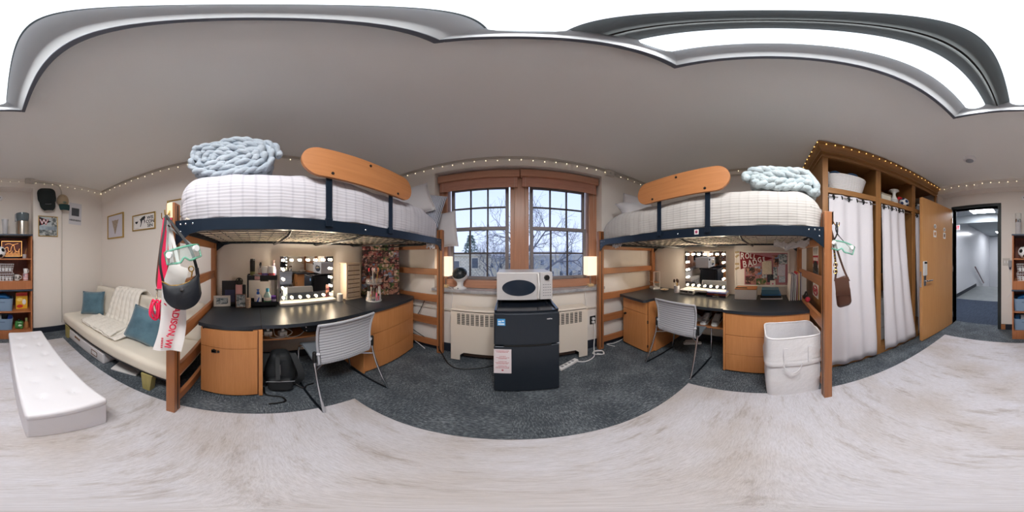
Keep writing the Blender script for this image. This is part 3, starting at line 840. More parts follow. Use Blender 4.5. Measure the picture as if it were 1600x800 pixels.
def loft(label, xf_, xb, gy0, gy1, yn=-.447):
    ye = yn+.029
    s = 1 if xf_ > xb else -1        # +1: the open side faces +x
    t = thing('loft_bed', label, 'loft bed', ((xf_+xb)/2, .63, 0))
    bed_frame_end(t, xf_, xb, yn, s); bed_frame_end(t, xf_, xb, 1.71, s)
    def rail(x, inn):
        q = MB().box(x-.003, x+.003, ye, 1.682, 1.40, 1.462, .001).box(min(x, x+inn*.04), max(x, x+inn*.04), ye, 1.682, 1.40, 1.406, .001)
        for (yy, d) in ((ye, 1), (1.682, -1)):
            q.prism([(yy, 1.462), (yy+d*.15, 1.462), (yy+d*.15, 1.40), (yy+d*.08, 1.385), (yy+d*.0, 1.325)], 'x', x-.0035, x+.0035)
        return q
    q = rail(xf_-s*.012, -s); q.build('side_rail', FRAMEM, t, world=True)
    q = rail(xb+s*.03, s); q.build('side_rail', FRAMEM, t, world=True)
    q = MB()
    for yy, d in ((ye, 1), (1.682, -1)):
        for (dy, z) in ((.03, 1.44), (.06, 1.44), (.03, 1.40), (.10, 1.44)): q.sphere((xf_-s*.008, yy+d*dy, z), (.003, .006, .006), 8, 6)
    q.sphere((xf_-s*.008, .62, 1.43), (.003, .006, .006), 8, 6)
    q.each('bolt', CHROME, t, world=True)
    q = MB()
    for yy in (ye+.008, 1.675): q.box(min(xf_-s*.02, xb+s*.03), max(xf_-s*.02, xb+s*.03), yy-.003, yy+.003, 1.40, 1.46)
    q.each('end_bar', FRAMEM, t, world=True)
    for yy in (.18, .62, 1.1, 1.45):
        MB().tube([(xf_-s*.02, yy, 1.41), (xf_-s*.12, yy, 1.385), (xf_-s*.5, yy, 1.38), (xb+s*.12, yy, 1.385), (xb+s*.03, yy, 1.41)], .008, 8).build('cross_bar', BLACKM, t, world=True)
    q = MB(); mid = (xf_+xb)/2
    for i in range(9):
        x = xf_-s*(.08+i*.1)
        if abs(x-xb) < .06: break
        q.tube([(x, ye+.018, 1.415), (x, 1.67, 1.415)], .0022, 5)
    for j in range(26):
        y = ye+.058+j*.078
        q.tube([(xf_-s*.02, y, 1.414), (xb+s*.03, y, 1.414)], .0018, 4)
    q.build('spring_wire', BLACKM, t, world=True)
    # guard board on two straps
    zc, r = 1.806, .098
    poly = [(gy0+r+r*math.cos(R(a)), zc+r*math.sin(R(a))) for a in range(90, 271, 9)]+[(gy1-r+r*math.cos(R(a)), zc+r*math.sin(R(a))) for a in range(-90, 91, 9)]
    xg = xf_+s*.002
    g = MB().prism(poly, 'x', xg, xg+s*.020).build('guard_board', WY, t, world=True)
    for yy in (gy0+.155, gy1-.215):
        MB().box(min(xg-s*.006, xg), max(xg-s*.006, xg), yy-.018, yy+.018, 1.425, 1.86, .001).box(min(xg-s*.014, xg+s*.002), max(xg-s*.014, xg+s*.002), yy-.02, yy+.02, 1.425, 1.47, .002).build('guard_bracket', FRAMEM, t, world=True)
    q = MB()
    for (yy, z) in ((gy0+.165, 1.735), ((gy0+gy1)/2, 1.873), (gy1-.165, 1.735)): q.cyl((xg+s*.02, yy, z), (xg+s*.024, yy, z), .009, n=12)
    q.each('guard_bolt', BLK, t, world=True)
    return t
lb = loft('wooden loft bed with black rails above the left desk', -.768, -1.735, .215, 1.05)
rb = loft('wooden loft bed with black rails above the right desk, by the wardrobe', .995, 2.03, .232, 1.0, -.387)
MB().box(1.0025, 1.0038, .455, .487, 1.418, 1.452).build('white_tag', PAPER, rb, world=True)
MB().box(1.0018, 1.0025, .462, .480, 1.425, 1.445).build('tag_print', M('tag_red', (150, 60, 90), .5), rb, world=True)

def bedding(label_m, label_c, x0, x1, y0, y1, ztop, mat_, seed, s):
    m_ = MB().rbox(min(x0, x1)+.02, max(x0, x1)-.02, y0+.04, y1-.02, 1.418, 1.57, .035, (4, 8, 2))
    tag(m_.build('mattress', TICK), label_m, 'mattress')
    cx = (x0+x1)/2
    def dsp(p):
        q_ = Vector((p.x*3+seed, p.y*3.1, p.z*3))
        k = noise.noise(q_)*.018 + noise.noise(q_*3.3)*.007
        side = 1 if abs(p.x-cx) > abs(x1-x0)/2-.10 else 0
        dz = k*.9
        if p.z < 1.58: dz *= .4
        low = p.z < 1.47
        bulge = .018*math.sin(max(0, min(1, (p.z-1.46)/(ztop-1.46)))*PI)
        dx_ = (bulge+k)*(1 if p.x > cx else -1)*(1 if side else 0)
        if (p.x > cx) == (s > 0) and side: dx_ = min(dx_ * s, .010)*s
        end = 0
        drop = 0
        if p.y < y0+.2 and p.z > 1.6: drop = -.05*((y0+.2-p.y)/.2)**2
        if p.y > y1-.35 and p.z > 1.6: drop = -.08*((p.y-(y1-.35))/.35)**1.5
        ripple = .003*math.sin(p.y*34+noise.noise(q_)*5)
        return (p.x+dx_+(ripple*(1 if p.x > cx else -1) if side else 0), p.y+(.02*noise.noise(Vector((p.x*5, p.z*9, seed))) if p.y < y0+.1 else 0), max(p.z+dz+drop+(0 if side else ripple), 1.464+.006*noise.noise(Vector((p.y*6, p.x*5, 3)))))
    c_ = MB().rbox(min(x0, x1), max(x0, x1), y0, y1, 1.32, ztop, (.11, .13, .125), (24, 60, 10), dsp)
    return tag(c_.build('comforter', mat_, angle=80), label_c, 'comforter')
bedding('black-patterned mattress lying on the left loft bed', 'crinkled lavender-white comforter on the left loft bed', -1.69, -.790, -.43, 1.66, 1.755, QUILT, 1, 1)
bedding('patterned mattress lying on the right loft bed', 'crinkled cream comforter on the right loft bed', 1.018, 2.02, -.365, 1.69, 1.735, QUILT2, 9, -1)

# chunky knit blankets
KN = M('chunky_knit_blue_grey', (166, 178, 190), .95, bump=(90, .5), var=(14, (182, 192, 202)))
KN2 = M('chunky_knit_pale_blue', (176, 190, 196), .95, bump=(90, .5), var=(14, (188, 200, 204)))
def race(cy, cz, hy, hz, k=40, ph=0):
    """racetrack (stadium) loop in the YZ plane"""
    st = max(hy-hz, 0); out = []
    for i in range(k):
        a = 2*PI*i/k+ph; c, s_ = math.cos(a), math.sin(a)
        out.append((cy+(st if c > 0 else -st)*min(1, abs(c)*3)+hz*c*.9, cz+hz*s_))
    return out
def knit(name, label, x0, x1, cy, cz, hy, hz, turns, r, rows, mat_, zmin, dxf=None):
    mb = MB()
    dr_ = (hz-r*1.1)/turns
    for row in range(rows):
        x = x0+(x1-x0)*row/max(rows-1, 1)
        pts = []
        N = 52*turns
        for i in range(N+1):
            f = i/N; k = f*turns; cur = (hz-r*.9)-dr_*k+.004*math.sin(i*.7)
            a = 2*PI*k+.35*row; st = (hy-hz)*(1-.20*f)
            c, s_ = math.cos(a), math.sin(a)
            yy = cy+st*max(-1, min(1, c*1.7))+cur*c
            zz = cz+cur*s_
            wob = noise.noise(Vector((yy*7, zz*7, row*1.3)))
            zz += .004*wob; yy += .004*noise.noise(Vector((zz*9, yy*5, row)))
            zz = max(zz, zmin+r*.8)
            xx = x+.010*math.sin(i*.9)*(1 if row % 2 else -1)+.006*wob
            if dxf: zz += dxf(yy, xx)
            pts.append((xx, yy, zz))
        # resample & braid: two interlocked strands
        P = [Vector(p) for p in pts]
        for ph in (0, PI):
            q_ = []; rr = []
            L = 0; prev = P[0]
            for i, p in enumerate(P):
                L += (p-prev).length; prev = p
                a = L/.062*2*PI/2+ph
                q_.append(p+Vector((r*.42*math.cos(a), r*.2*math.sin(a), r*.38*math.sin(a))))
                rr.append(r*(.62+.19*abs(math.sin(a*1.0+.6))))
            q2 = smooth_path(q_, 2); r2 = []
            for i in range(len(rr)-1): r2 += [rr[i], (rr[i]+rr[i+1])/2]
            r2.append(rr[-1])
            mb.tube(q2, r2, 7)
    return tag(mb.build(name, mat_, angle=180), label, 'blanket')
knit('knit_blanket', 'rolled blue-grey chunky knit blanket on the left loft bed', -.90, -1.36, -.135, 1.905, .285, .172, 4, .0245, 8, KN, 1.735)
knit('knit_blanket', 'folded pale blue chunky knit blanket on the right loft bed', 1.09, 1.72, -.105, 1.826, .285, .118, 2, .034, 9, KN2, 1.70,
     dxf=lambda y, x: -max(0, -.26-y)*1.0)

# pillows on the beds
PW = M('pillow_linen', (202, 200, 204), .9, bump=(120, .4))
def stripe():
    m, n, l, b, t = nodes('striped_ticking', .9)
    wv = tex(n, l, 'ShaderNodeTexWave', t.outputs['Object'], 22, (1, 0, 0), bands_direction='X', Distortion=1.2, Detail=1)
    r = ramp(n, l, wv.outputs[1], [(.3, (40, 58, 84)), (.5, (206, 210, 222))]); l.new(r.outputs[0], b.inputs['Base Color']); return m
STR = stripe()
def cushion(label, loc, normal, w_, h_, t_, mat_, roll=0, seed=0, piping=None, name='pillow', group=None):
    o = thing(name, label, 'pillow', X=F(loc, normal, roll), group=group)
    MB().pillow(w_, h_, t_, 18, seed).build('cover', mat_, o, angle=80)
    q = []
    for k in range(48):
        a = 2*PI*k/48; c, s_ = math.cos(a), math.sin(a)
        m_ = max(abs(c), abs(s_)); x = c/m_; y = s_/m_
        q.append((x*w_/2*(1-.07*(1-abs(y)**2)*abs(x)), y*h_/2*(1-.07*(1-abs(x)**2)*abs(y)), 0))
    MB().tube(q, .004, 6, closed=True).build('seam', piping or mat_, o)
    return o
cushion('plain white pillow propped at the window end of the left loft bed', (-1.10, 1.54, 1.92), (.25, -1, .35), .50, .46, .15, PW, R(18), 1)
cushion('navy and white striped pillow on the left loft bed', (-.97, 1.63, 1.84), (.35, -1, .2), .44, .42, .13, STR, R(-14), 2)
cushion('crumpled white pillow slipping off the left bed by the window', (-.775, 1.835, 1.60), (.12, -1, .1), .25, .46, .10, PW, R(6), 3)
cushion('white pillow furthest from the guard board on the right loft bed', (1.62, 1.62, 1.88), (-.35, -1, .1), .30, .50, .12, PW, R(4), 4)
cushion('white pillow in the middle of the three on the right loft bed', (1.48, 1.58, 1.88), (-.5, -1, .15), .36, .50, .14, PW, R(-8), 5)
cushion('white pillow lying nearest the guard board on the right loft bed', (1.40, 1.38, 1.80), (-.35, -1, .9), .52, .42, .16, PW, R(12), 6)
# sheet corner hanging below the beds
def rag(label, pts, w_, mat_, seed):
    P = smooth_path(pts, 8)
    def fn_(u, v):
        i = min(int(u*(len(P)-1)), len(P)-1); p = P[i]
        return p+Vector((.012*noise.noise(Vector((u*6, v*4, seed))), 0, -w_*v*(.6+.4*noise.noise(Vector((u*7, seed, 0))))+.008*math.sin(u*30)))
    return tag(MB().slab(fn_, 36, 8, .004).build('bed_sheet', mat_, angle=80), label, 'sheet')
rag('loose corner of white sheet hanging under the left bed near the window', [(-.82, 1.42, 1.40), (-.80, 1.5, 1.39), (-.81, 1.58, 1.40)], .07, PW, 1)
rag('loose white sheet hanging under the right bed near the wardrobe', [(1.28, -.33, 1.41), (1.36, -.18, 1.38), (1.42, -.05, 1.41)], .09, PW, 2)
rag('loose corner of white sheet under the right bed near the window', [(1.05, 1.32, 1.405), (1.04, 1.4, 1.39), (1.05, 1.48, 1.405)], .05, PW, 3)

# ------------------------------------------------------------------ desks
def bowed(x_back, x_side, bow, y0, y1, s, n=14):
    """plan outline: straight back and sides, front bowed towards the room (s=+1: room is at +x)"""
    return [(x_back, y0), (x_side, y0)]+[(x_side+s*bow*math.sin(PI*k/n), y0+(y1-y0)*k/n) for k in range(1, n)]+[(x_side, y1), (x_back, y1)]
def top_piece(t, xb, xs, bow, y0, y1, s, shape=None):
    p = shape or bowed(xb, xs, bow, y0, y1, s)
    MB().prism(p, 'z', .733, .763).build('desktop', TOPM, t, world=True)
# left desk, three units
xw = XL+.002
t = thing('desk_pedestal', 'wood cabinet with lock and drawer at the tote bag end of the left desk', 'cabinet', (-1.42, -.17, 0))
MB().box(xw+.03, -1.105, -.385, .045, .02, .733, .002).build('body', CABSH, t, world=True)
def panel(nm, xs, bow, y0, y1, z0, z1, s=1, m=CABW, th=.018):
    n_ = 12
    p = [(xs-s*th, y0)]+[(xs+s*bow*math.sin(PI*k/n_), y0+(y1-y0)*k/n_) for k in range(n_+1)]+[(xs-s*th, y1)]
    return MB().prism(p, 'z', z0, z1).build(nm, m, t, world=True)
top_piece(t, xw, -1.115, .035, -.412, .035, 1)
panel('drawer', -1.095, .025, -.385, .010, .575, .727)
d = panel('door', -1.095, .025, -.385, .010, .03, .570)
q = MB().cyl((-1.085, -.285, .545), (-1.06, -.285, .545), .011, n=12).box(-1.07, -1.06, -.30, -.265, .528, .555, .003).cyl((-1.085, -.255, .54), (-1.062, -.25, .54), .009, n=10)
o = q.build('lock', BLK, t, world=True); o.parent = d
MB().box(-1.117, -1.085, .018, .045, .02, .733, .002).build('side_panel', CABW, t, world=True)
MB().box(-1.105, -1.09, -.37, -.02, .722, .733).build('finger_groove', DARKV, t, world=True)
t = thing('desk', 'long curved black-topped left desk centre with a shelf underneath', 'desk', (-1.43, .46, 0))
top_piece(t, xw, -1.118, .006, .038, .885, 1)
MB().box(xw, XL+.03, .05, .87, .35, .733, .002).build('back_panel', CABSH, t, world=True)
MB().box(xw+.03, -1.28, .05, .868, .535, .553, .002).build('shelf', CABW, t, world=True)
MB().box(xw+.03, -1.12, .868, .886, .02, .733, .002).build('side_panel', CABW, t, world=True)
t = thing('drawer_chest', 'three-drawer wooden chest under the window end of the left desk', 'drawers', (-1.43, 1.27, 0))
MB().box(xw+.03, -1.15, .89, 1.63, .02, .733, .002).build('body', CABSH, t, world=True)
top_piece(t, xw, 0, 0, 0, 0, 1, [(xw, .888), (-1.113, .888)]+[(-1.113+.02*math.sin(PI*k/14), .888+.77*k/14) for k in range(1, 14)]+[(-1.145, 1.665), (-1.25, 1.68), (xw, 1.68)])
for i, (za, zb) in enumerate(((.497, .727), (.262, .492), (.03, .257))):
    panel('drawer', -1.132, .022, .895, 1.632, za, zb)
# right desk
xr = XR-.002
t = thing('desk_pedestal', 'angled wood cabinet with black knob at the window end of the right desk', 'cabinet', (1.7, 1.47, 0))
MB().box(1.385, xr-.03, 1.25, 1.68, .02, .733, .002).build('body', CABSH, t, world=True)
top_piece(t, 0, 0, 0, 0, 0, -1, [(xr, 1.690), (1.315, 1.685), (1.305, 1.48), (1.305, 1.26), (1.33, 1.238), (1.45, 1.232), (1.50, 1.215), (xr, 1.215)])
MB().box(1.36, 1.38, 1.255, 1.675, .575, .727, .004).build('drawer', CABW, t, world=True)
d = MB().box(1.36, 1.38, 1.255, 1.675, .03, .570, .004).build('door', CABW, t, world=True)
MB().cyl((1.36, 1.62, .50), (1.335, 1.62, .50), .014, n=12).build('lock', BLK, t, world=True).parent = d
MB().box(1.368, 1.38, 1.243, 1.256, .45, .49, .002).box(1.368, 1.38, 1.243, 1.256, .10, .14, .002).each('hinge', BLK, t, world=True)
MB().box(1.38, xr-.03, 1.225, 1.25, .02, .733, .002).build('side_panel', CABW, t, world=True)
t = thing('desk', 'black-topped centre of the right desk with shoes on its shelf', 'desk', (1.75, .81, 0))
top_piece(t, xr, 1.452, .008, .410, 1.213, -1)
MB().box(1.46, xr-.03, 1.205, 1.223, .02, .733, .002).build('side_panel', CABW, t, world=True)
MB().box(XR-.03, xr, .42, 1.2, .35, .733, .002).build('back_panel', CABSH, t, world=True)
MB().box(1.62, XR-.03, .425, 1.2, .45, .468, .002).build('shelf', WY, t, world=True)
t = thing('drawer_chest', 'three-drawer wooden chest behind the white laundry basket', 'drawers', (1.75, .02, 0))
MB().box(1.455, xr-.03, -.375, .395, .02, .733, .002).build('body', CABSH, t, world=True)
top_piece(t, xr, 1.43, .03, -.40, .408, -1)
MB().box(1.43, 1.46, .386, .405, .02, .733, .002).build('side_panel', CABW, t, world=True)
for (za, zb) in ((.497, .727), (.262, .492), (.03, .257)): panel('drawer', 1.437, .022, -.375, .384, za, zb, -1)

# ------------------------------------------------------------------ chairs
CSH = M('chair_shell_grey', (176, 178, 186), .45)
CSE = M('chair_seat_grey', (120, 128, 136), .6)
CSL = M('chair_slat_grey', (196, 198, 206), .4)
def make_chair(label, X):
    t = thing('desk_chair', label, 'chair', X=X, group='grey slatted desk chairs')
    # profile of the back, (y, z) from the seat upwards; rear is -y
    bp = [(.06, .418), (-.02, .412), (-.075, .425), (-.105, .47), (-.10, .55), (-.095, .63), (-.105, .72), (-.135, .808)]
    sp_ = smooth_path([(0, y, z) for (y, z) in bp], 5)
    def half(z): return .212+.018*min(1, max(0, (z-.45)/.3))
    def back(u, v):
        i = v*(len(sp_)-1); a = int(i); f = i-a; p = sp_[a].lerp(sp_[min(a+1, len(sp_)-1)], f)
        x = (u*2-1); hw = half(p.z)
        return (x*hw, p.y+.018*(1-x*x)*0-.014*(x*x)*-1, p.z)
    lo = .38
    MB().slab(lambda u, v: back(u, v*lo), 12, 12, .010).build('lower_shell', CSH, t, angle=70)
    q = MB()
    for k in range(2):
        sx_ = -1 if k == 0 else 1
        q.tube([Vector(back(.5+sx_*.5, lo*.6+(1-lo*.6)*j/16)) for j in range(17)], .0095, 8)
    q.tube([Vector(back(i/12, 1)) for i in range(13)], .0095, 8)
    q.build('back_frame', CSH, t, angle=70)
    N = 15
    q = MB()
    for k in range(N):
        va = lo+(1-lo)*(k+.12)/N; vb = lo+(1-lo)*(k+.82)/N
        q.slab(lambda u, v: back(.03+.94*u, va+(vb-va)*v), 9, 3, .004)
    q.build('backrest_slats', CSL, t, angle=60)
    MB().slab(lambda u, v: Vector(back(.03+.94*u, lo+(1-lo)*v))+Vector((0, .006, 0)), 9, 10, .002).build('back_mesh', M('chair_mesh_dark', (140, 142, 150), .6), t, angle=70)
    spt = smooth_path([(0, .285, .42), (0, .275, .437), (0, .23, .448), (0, .12, .442), (0, .03, .432), (0, -.04, .432)], 5)
    def seat(u, v):
        i = v*(len(spt)-1); a = int(i); p = spt[a].lerp(spt[min(a+1, len(spt)-1)], i-a); x = u*2-1
        return (x*.222, p.y, p.z+.012*x*x)
    MB().slab(seat, 12, 18, .018).build('seat', CSE, t, angle=60)
    for s_ in (-1, 1):
        # sled: rear upright, runner, front upright
        MB().tube(smooth_path([(s_*.244, -.085, .55), (s_*.244, -.088, .47), (s_*.242, -.105, .40), (s_*.245, -.155, .25), (s_*.253, -.24, .03), (s_*.255, -.25, .012)], 6), .009, 10).build('leg', CHROME, t, angle=70)
        MB().tube(smooth_path([(s_*.255, .225, .012), (s_*.255, .232, .03), (s_*.245, .262, .28), (s_*.238, .272, .405), (s_*.21, .25, .425), (s_*.12, .20, .422)], 6), .009, 10).build('leg', CHROME, t, angle=70)
        MB().tube([(s_*.255, -.25, .010), (s_*.255, .225, .010)], .0095, 8).build('runner', BLACKM, t)
        MB().tube([(s_*.244, -.086, .48), (s_*.244, -.085, .565)], .014, 12).sphere((s_*.244, -.085, .565), .0145, 12, 8).build('pivot_sleeve', BLK, t)
        MB().cyl((s_*.212, -.10, .555), (s_*.236, -.085, .555), .011).build('pivot_arm', CSL, t)
        MB().tube([(s_*.242, -.105, .40), (s_*.16, -.03, .398)], .008, 8).build('seat_strut', CHROME, t)
    MB().tube([(-.2, .20, .418), (.2, .20, .418)], .008, 8).tube([(-.2, -.02, .398), (.2, -.02, .398)], .008, 8).each('seat_bar', CHROME, t)
    return t
c1 = make_chair('grey slatted chair pulled up to the left desk, beside the black backpack', Matrix.Translation((-1.065, .605, 0)) @ Matrix.Rotation(R(92), 4, 'Z'))
dup(c1, Matrix.Translation((1.45, .867, 0)) @ Matrix.Rotation(R(-91), 4, 'Z'), 'grey slatted chair pulled up to the right desk, under its shoe shelf')

# ------------------------------------------------------------------ Hollywood mirrors
MIR = M('mirror_silver', (225, 228, 232), .01, 1)
BULB = M('vanity_bulb_lit', (255, 226, 178), .3, emit=BULB_STRENGTH)
def vanity(label, X, w_, h_, strips=()):
    t = thing('vanity_mirror', label, 'mirror', X=X, group='frameless mirrors ringed with light bulbs')
    MB().box(-w_/2, w_/2, 0, h_, -.014, 0, .002).build('mirror_glass', MIR, t)
    MB().box(-w_/2, w_/2, 0, h_, -.03, -.014, .004).build('back_plate', WHP, t)
    MB().box(-w_/2-.005, w_/2+.005, -.028, -.0, -.05, .06, .004).build('base', WHP, t)
    for (x, m_, h2) in strips:
        MB().box(x-.022, x+.022, .015, .015+h2, .001, .002).build('photo_strip', m_, t)
    pos = [(-w_/2+.035+(w_-.07)*i/6, z) for i in range(7) for z in (.045, h_-.04)]+[(x, .045+(h_-.085)*j/4) for j in (1, 2, 3) for x in (-w_/2+.035, w_/2-.035)]
    first = None
    for (x, z) in pos:
        if first is None:
            first = MB().sphere((0, 0, .012), (.0145, .0145, .0145), 16, 10).build('bulb', BULB, t); o = first
            ring = MB().cyl((0, 0, -.001), (0, 0, .004), .016, .014, 16).build('socket', CHROME, first)
        else:
            o = first.copy(); COL.objects.link(o); o.parent = t
            g = ring.copy(); COL.objects.link(g); g.parent = o
        o.matrix_basis = Matrix.Translation((x, z, 0))
    for (x, z) in pos[1:14:2]+pos[14:]:
        ld = bpy.data.lights.new('bulb_light', 'POINT'); ld.energy = BULB_POWER; ld.color = (1, .84, .64); ld.shadow_soft_size = .012
        lo = bpy.data.objects.new('bulb_light', ld); COL.objects.link(lo); lo.parent = t; lo.matrix_basis = Matrix.Translation((x, z, .040))
    return t
vanity('lit bulb mirror on the left desk, reflecting the microwave', F((-1.63, .54, .793), (1, .01, .0)), .60, .475, ((-.245, PHB, .135), (.225, PH[4], .145)))
vanity('lit bulb mirror raised on books on the right desk', F((1.96, .80, .832), (-1, .0, -.03)), .575, .50)
# ------------------------------------------------------------------ generic bottles
def vessel(name, label, cat, loc, prof, mat_, cap=None, capmat=None, extra=None, group=None, n=20, capname='cap'):
    t = thing(name, label, cat, loc, group=group)
    MB().lathe(prof, n=n).build('body', mat_, t, angle=40)
    if cap: MB().lathe(cap, n=n).build(capname, capmat, t, angle=40)
    if extra:
        for (nm, mb_, m_) in extra: mb_.build(nm, m_, t, angle=40)
    return t
def cylp(r, z0, z1, b=.003): return [(r-b, z0), (r, z0+b), (r, z1-b), (r-b, z1)]
DZT = .763
# photo frames etc. on left desk
def frame(name, label, X, w_, h_, fw, fmat, pmat, depth=.012, mat_w=0, cat='picture frame', group=None, stand=False):
    t = thing(name, label, cat, X=X, group=group)
    q = MB().box(-w_/2, -w_/2+fw, -h_/2, h_/2, 0, depth, .002).box(w_/2-fw, w_/2, -h_/2, h_/2, 0, depth, .002).box(-w_/2+fw, w_/2-fw, -h_/2, -h_/2+fw, 0, depth, .002).box(-w_/2+fw, w_/2-fw, h_/2-fw, h_/2, 0, depth, .002)
    q.build('frame', fmat, t)
    if mat_w:
        MB().box(-w_/2+fw, w_/2-fw, -h_/2+fw, h_/2-fw, .001, depth*.4).build('mat_board', PAPER, t)
    MB().box(-w_/2+fw+mat_w, w_/2-fw-mat_w, -h_/2+fw+mat_w, h_/2-fw-mat_w, .001, depth*.5).build('picture', pmat, t)
    if stand: MB().box(-.015, .015, -h_/2, h_*.2, -.05, -.0, .001).build('easel', BLK, t)
    return t
frame('framed_photo', 'white framed group photo at the bed-end corner of the left desk', F((-1.56, -.33, DZT+.056), (1, .33, .12)), .165, .112, .012, WHITE, PHB, mat_w=.012)
frame('framed_photo', 'small brown upright photo frame beside the pink bottle', F((-1.55, -.145, DZT+.068), (1, .1, .1)), .098, .135, .006, M('brown_frame', (120, 84, 66), .5), PHB)
t = thing('planner', 'dark navy spiral planner leaning behind the white photo frame', 'planner', X=F((-1.66, -.25, DZT+.125), (1, .2, .12)))
MB().box(-.1, .09, -.125, .125, 0, .014, .003).build('cover', M('navy_cover', (24, 28, 44), .5), t)
q = MB()
for i in range(12): q.tube([(-.1, -.11+i*.02, -.002), (-.108, -.11+i*.02, .007), (-.1, -.11+i*.02, .016)], .0018, 5)
q.build('spiral', GOLD, t)
MB().box(-.07, .03, -.10, .03, .0145, .0155).build('panel_print', M('navy_panel', (52, 58, 104), .5), t)
bt = vessel('water_bottle', 'pink insulated water bottle with black lid on the left desk', 'water bottle', (-1.60, -.165, DZT), [(.033, 0), (.037, .004), (.038, .21), (.034, .225), (.03, .23)], M('pink_enamel', (224, 176, 178), .4),
       [(.035, .226), (.036, .245), (.03, .262), (.014, .27), (.012, .285), (0, .29)], BLK, [('handle_loop', MB().tube([(.0, .034*math.cos(a*PI/10), .25+.038*math.sin(a*PI/10)) for a in range(11)], .005, 6), BLK)], capname='lid')
# two-tier rack
rk = thing('desk_rack', 'black two-tier metal rack holding toiletries on the left desk', 'rack', (-1.63, .065, DZT))
ry0, ry1, rx0, rx1 = -.085, .205, -1.71, -1.555
for (nm, z) in (('lower_tray', DZT+.012), ('upper_tray', DZT+.275)):
    q = MB().box(rx0, rx1, ry0, ry1, z, z+.004)
    q.box(rx1-.003, rx1, ry0, ry1, z, z+.045).box(rx0, rx0+.003, ry0, ry1, z, z+.045).box(rx0, rx1, ry0, ry0+.003, z, z+.045).box(rx0, rx1, ry1-.003, ry1, z, z+.045)
    q.build(nm, BLACKM, rk, world=True)
q = MB()
for yy in (ry0+.004, ry1-.004):
    for xx in (rx0+.01, rx1-.02): q.cyl((xx, yy, DZT), (xx, yy, DZT+.32), .005, n=8)
q.each('upright', BLACKM, rk, world=True)
MB().box(rx1-.002, rx1+.003, .04, .12, DZT+.262, DZT+.277, .002).build('label_holder', BLK, rk, world=True)
UZ = DZT+.28; LZ = DZT+.017
CLR = M('clear_plastic', (214, 214, 220), .1, alpha=.45)
vessel('hair_spray', 'tall black spray can on the upper tray of the rack', 'spray can', (-1.655, -.035, UZ), cylp(.026, 0, .185), BLK, [(.024, .185), (.024, .198), (.01, .2)], M('black_gloss', (12, 12, 14), .2), [('label_band', MB().lathe(cylp(.0264, .02, .07, .001)), M('olive_label', (120, 128, 84), .5))])
t = vessel('spray_bottle', 'clear spray bottle with black trigger on the upper tray', 'spray bottle', (-1.64, .045, UZ), [(.022, 0), (.024, .01), (.024, .09), (.012, .13)], CLR, [(.012, .128), (.012, .15)], BLK, [('trigger', MB().box(-.012, .05, -.009, .009, .148, .164, .004).box(.03, .038, -.005, .005, .11, .15, .002), BLK), ('red_band', MB().lathe(cylp(.0245, .03, .055, .001)), M('red_band', (190, 50, 60), .4))], capname='neck')
vessel('cream_jar', 'small white jar at the left end of the upper tray', 'jar', (-1.585, -.062, UZ), cylp(.016, 0, .028), WHP, cylp(.0165, .028, .038), WHP, capname='lid')
vessel('cream_jar', 'wide clear jar with pink balm on the upper tray', 'jar', (-1.585, .012, UZ), cylp(.040, 0, .032), M('pink_balm', (206, 158, 160), .3), cylp(.041, .032, .050), CLR, capname='lid')
gm = vessel('vitamin_jar', 'purple jar of gummies with white lid on the upper tray', 'jar', (-1.585, .085, UZ), cylp(.030, 0, .062), M('gummies_purple', (92, 80, 160), .4, var=(60, (150, 130, 190))), cylp(.0305, .062, .128), WHP, capname='lid')
vessel('vitamin_jar', 'red jar of gummies with white lid on the upper tray', 'jar', (-1.585, .152, UZ), cylp(.030, 0, .062), M('gummies_red', (170, 44, 66), .4, var=(60, (214, 120, 130))), cylp(.0305, .062, .128), WHP, capname='lid')
vessel('lotion_bottle', 'lavender pump bottle at the right end of the upper tray', 'bottle', (-1.655, .185-.005, UZ), [(.022, 0), (.026, .01), (.027, .10), (.012, .135)], M('lavender_plastic', (150, 146, 186), .4), [(.012, .135), (.012, .155), (.005, .158), (.005, .172), (.016, .176), (.016, .182)], M('pale_pink', (226, 196, 196), .4), capname='pump')
vessel('lotion_bottle', 'white lotion bottle with blue pump on the lower tray', 'bottle', (-1.60, .02, LZ), [(.028, 0), (.036, .006), (.038, .075), (.03, .10), (.012, .11)], M('lotion_white', (228, 232, 240), .35), [(.014, .108), (.014, .13), (.006, .134), (.006, .15), (.014, .152), (.014, .158)], M('pump_blue', (40, 90, 190), .35), [('blue_mark', MB().prism([(-.018, .03), (.0, .028), (.014, .085), (.006, .085)], 'x', .036, .0395), M('pump_blue', (40, 90, 190)))], capname='pump')
vessel('mouthwash_bottle', 'clear mouthwash bottle with teal cap on the lower tray', 'bottle', (-1.60, .112, LZ), [(.030, 0), (.037, .006), (.037, .09), (.02, .125), (.014, .135)], M('mint_liquid', (176, 206, 208), .08, alpha=.75), [(.015, .135), (.016, .138), (.016, .165), (.012, .168)], M('teal_cap', (54, 160, 196), .4), [('label_band', MB().lathe(cylp(.0376, .02, .08, .001)), PAPER), ('green_mark', MB().lathe(cylp(.038, .028, .048, .001)), M('green_mark', (40, 130, 90), .5))])
vessel('cream_tub', 'squat white tub with purple lid on the lower tray', 'tub', (-1.60, .178-.0, LZ), cylp(.028, 0, .06), M('tub_lilac', (206, 200, 224), .4), cylp(.031, .06, .088), M('purple_lid', (92, 48, 140), .4), [('label_band', MB().lathe(cylp(.0284, .015, .04, .001)), M('label_violet', (120, 90, 170), .5))], capname='lid')
vessel('brush_holder', 'tall black cylinder standing in front of the rack', 'brush holder', (-1.60, -.095-.025, DZT), cylp(.022, 0, .22), BLACKM, [(.02, .22), (.014, .222), (.0, .2225)], M('holder_inner', (50, 52, 56), .6), capname='rim')
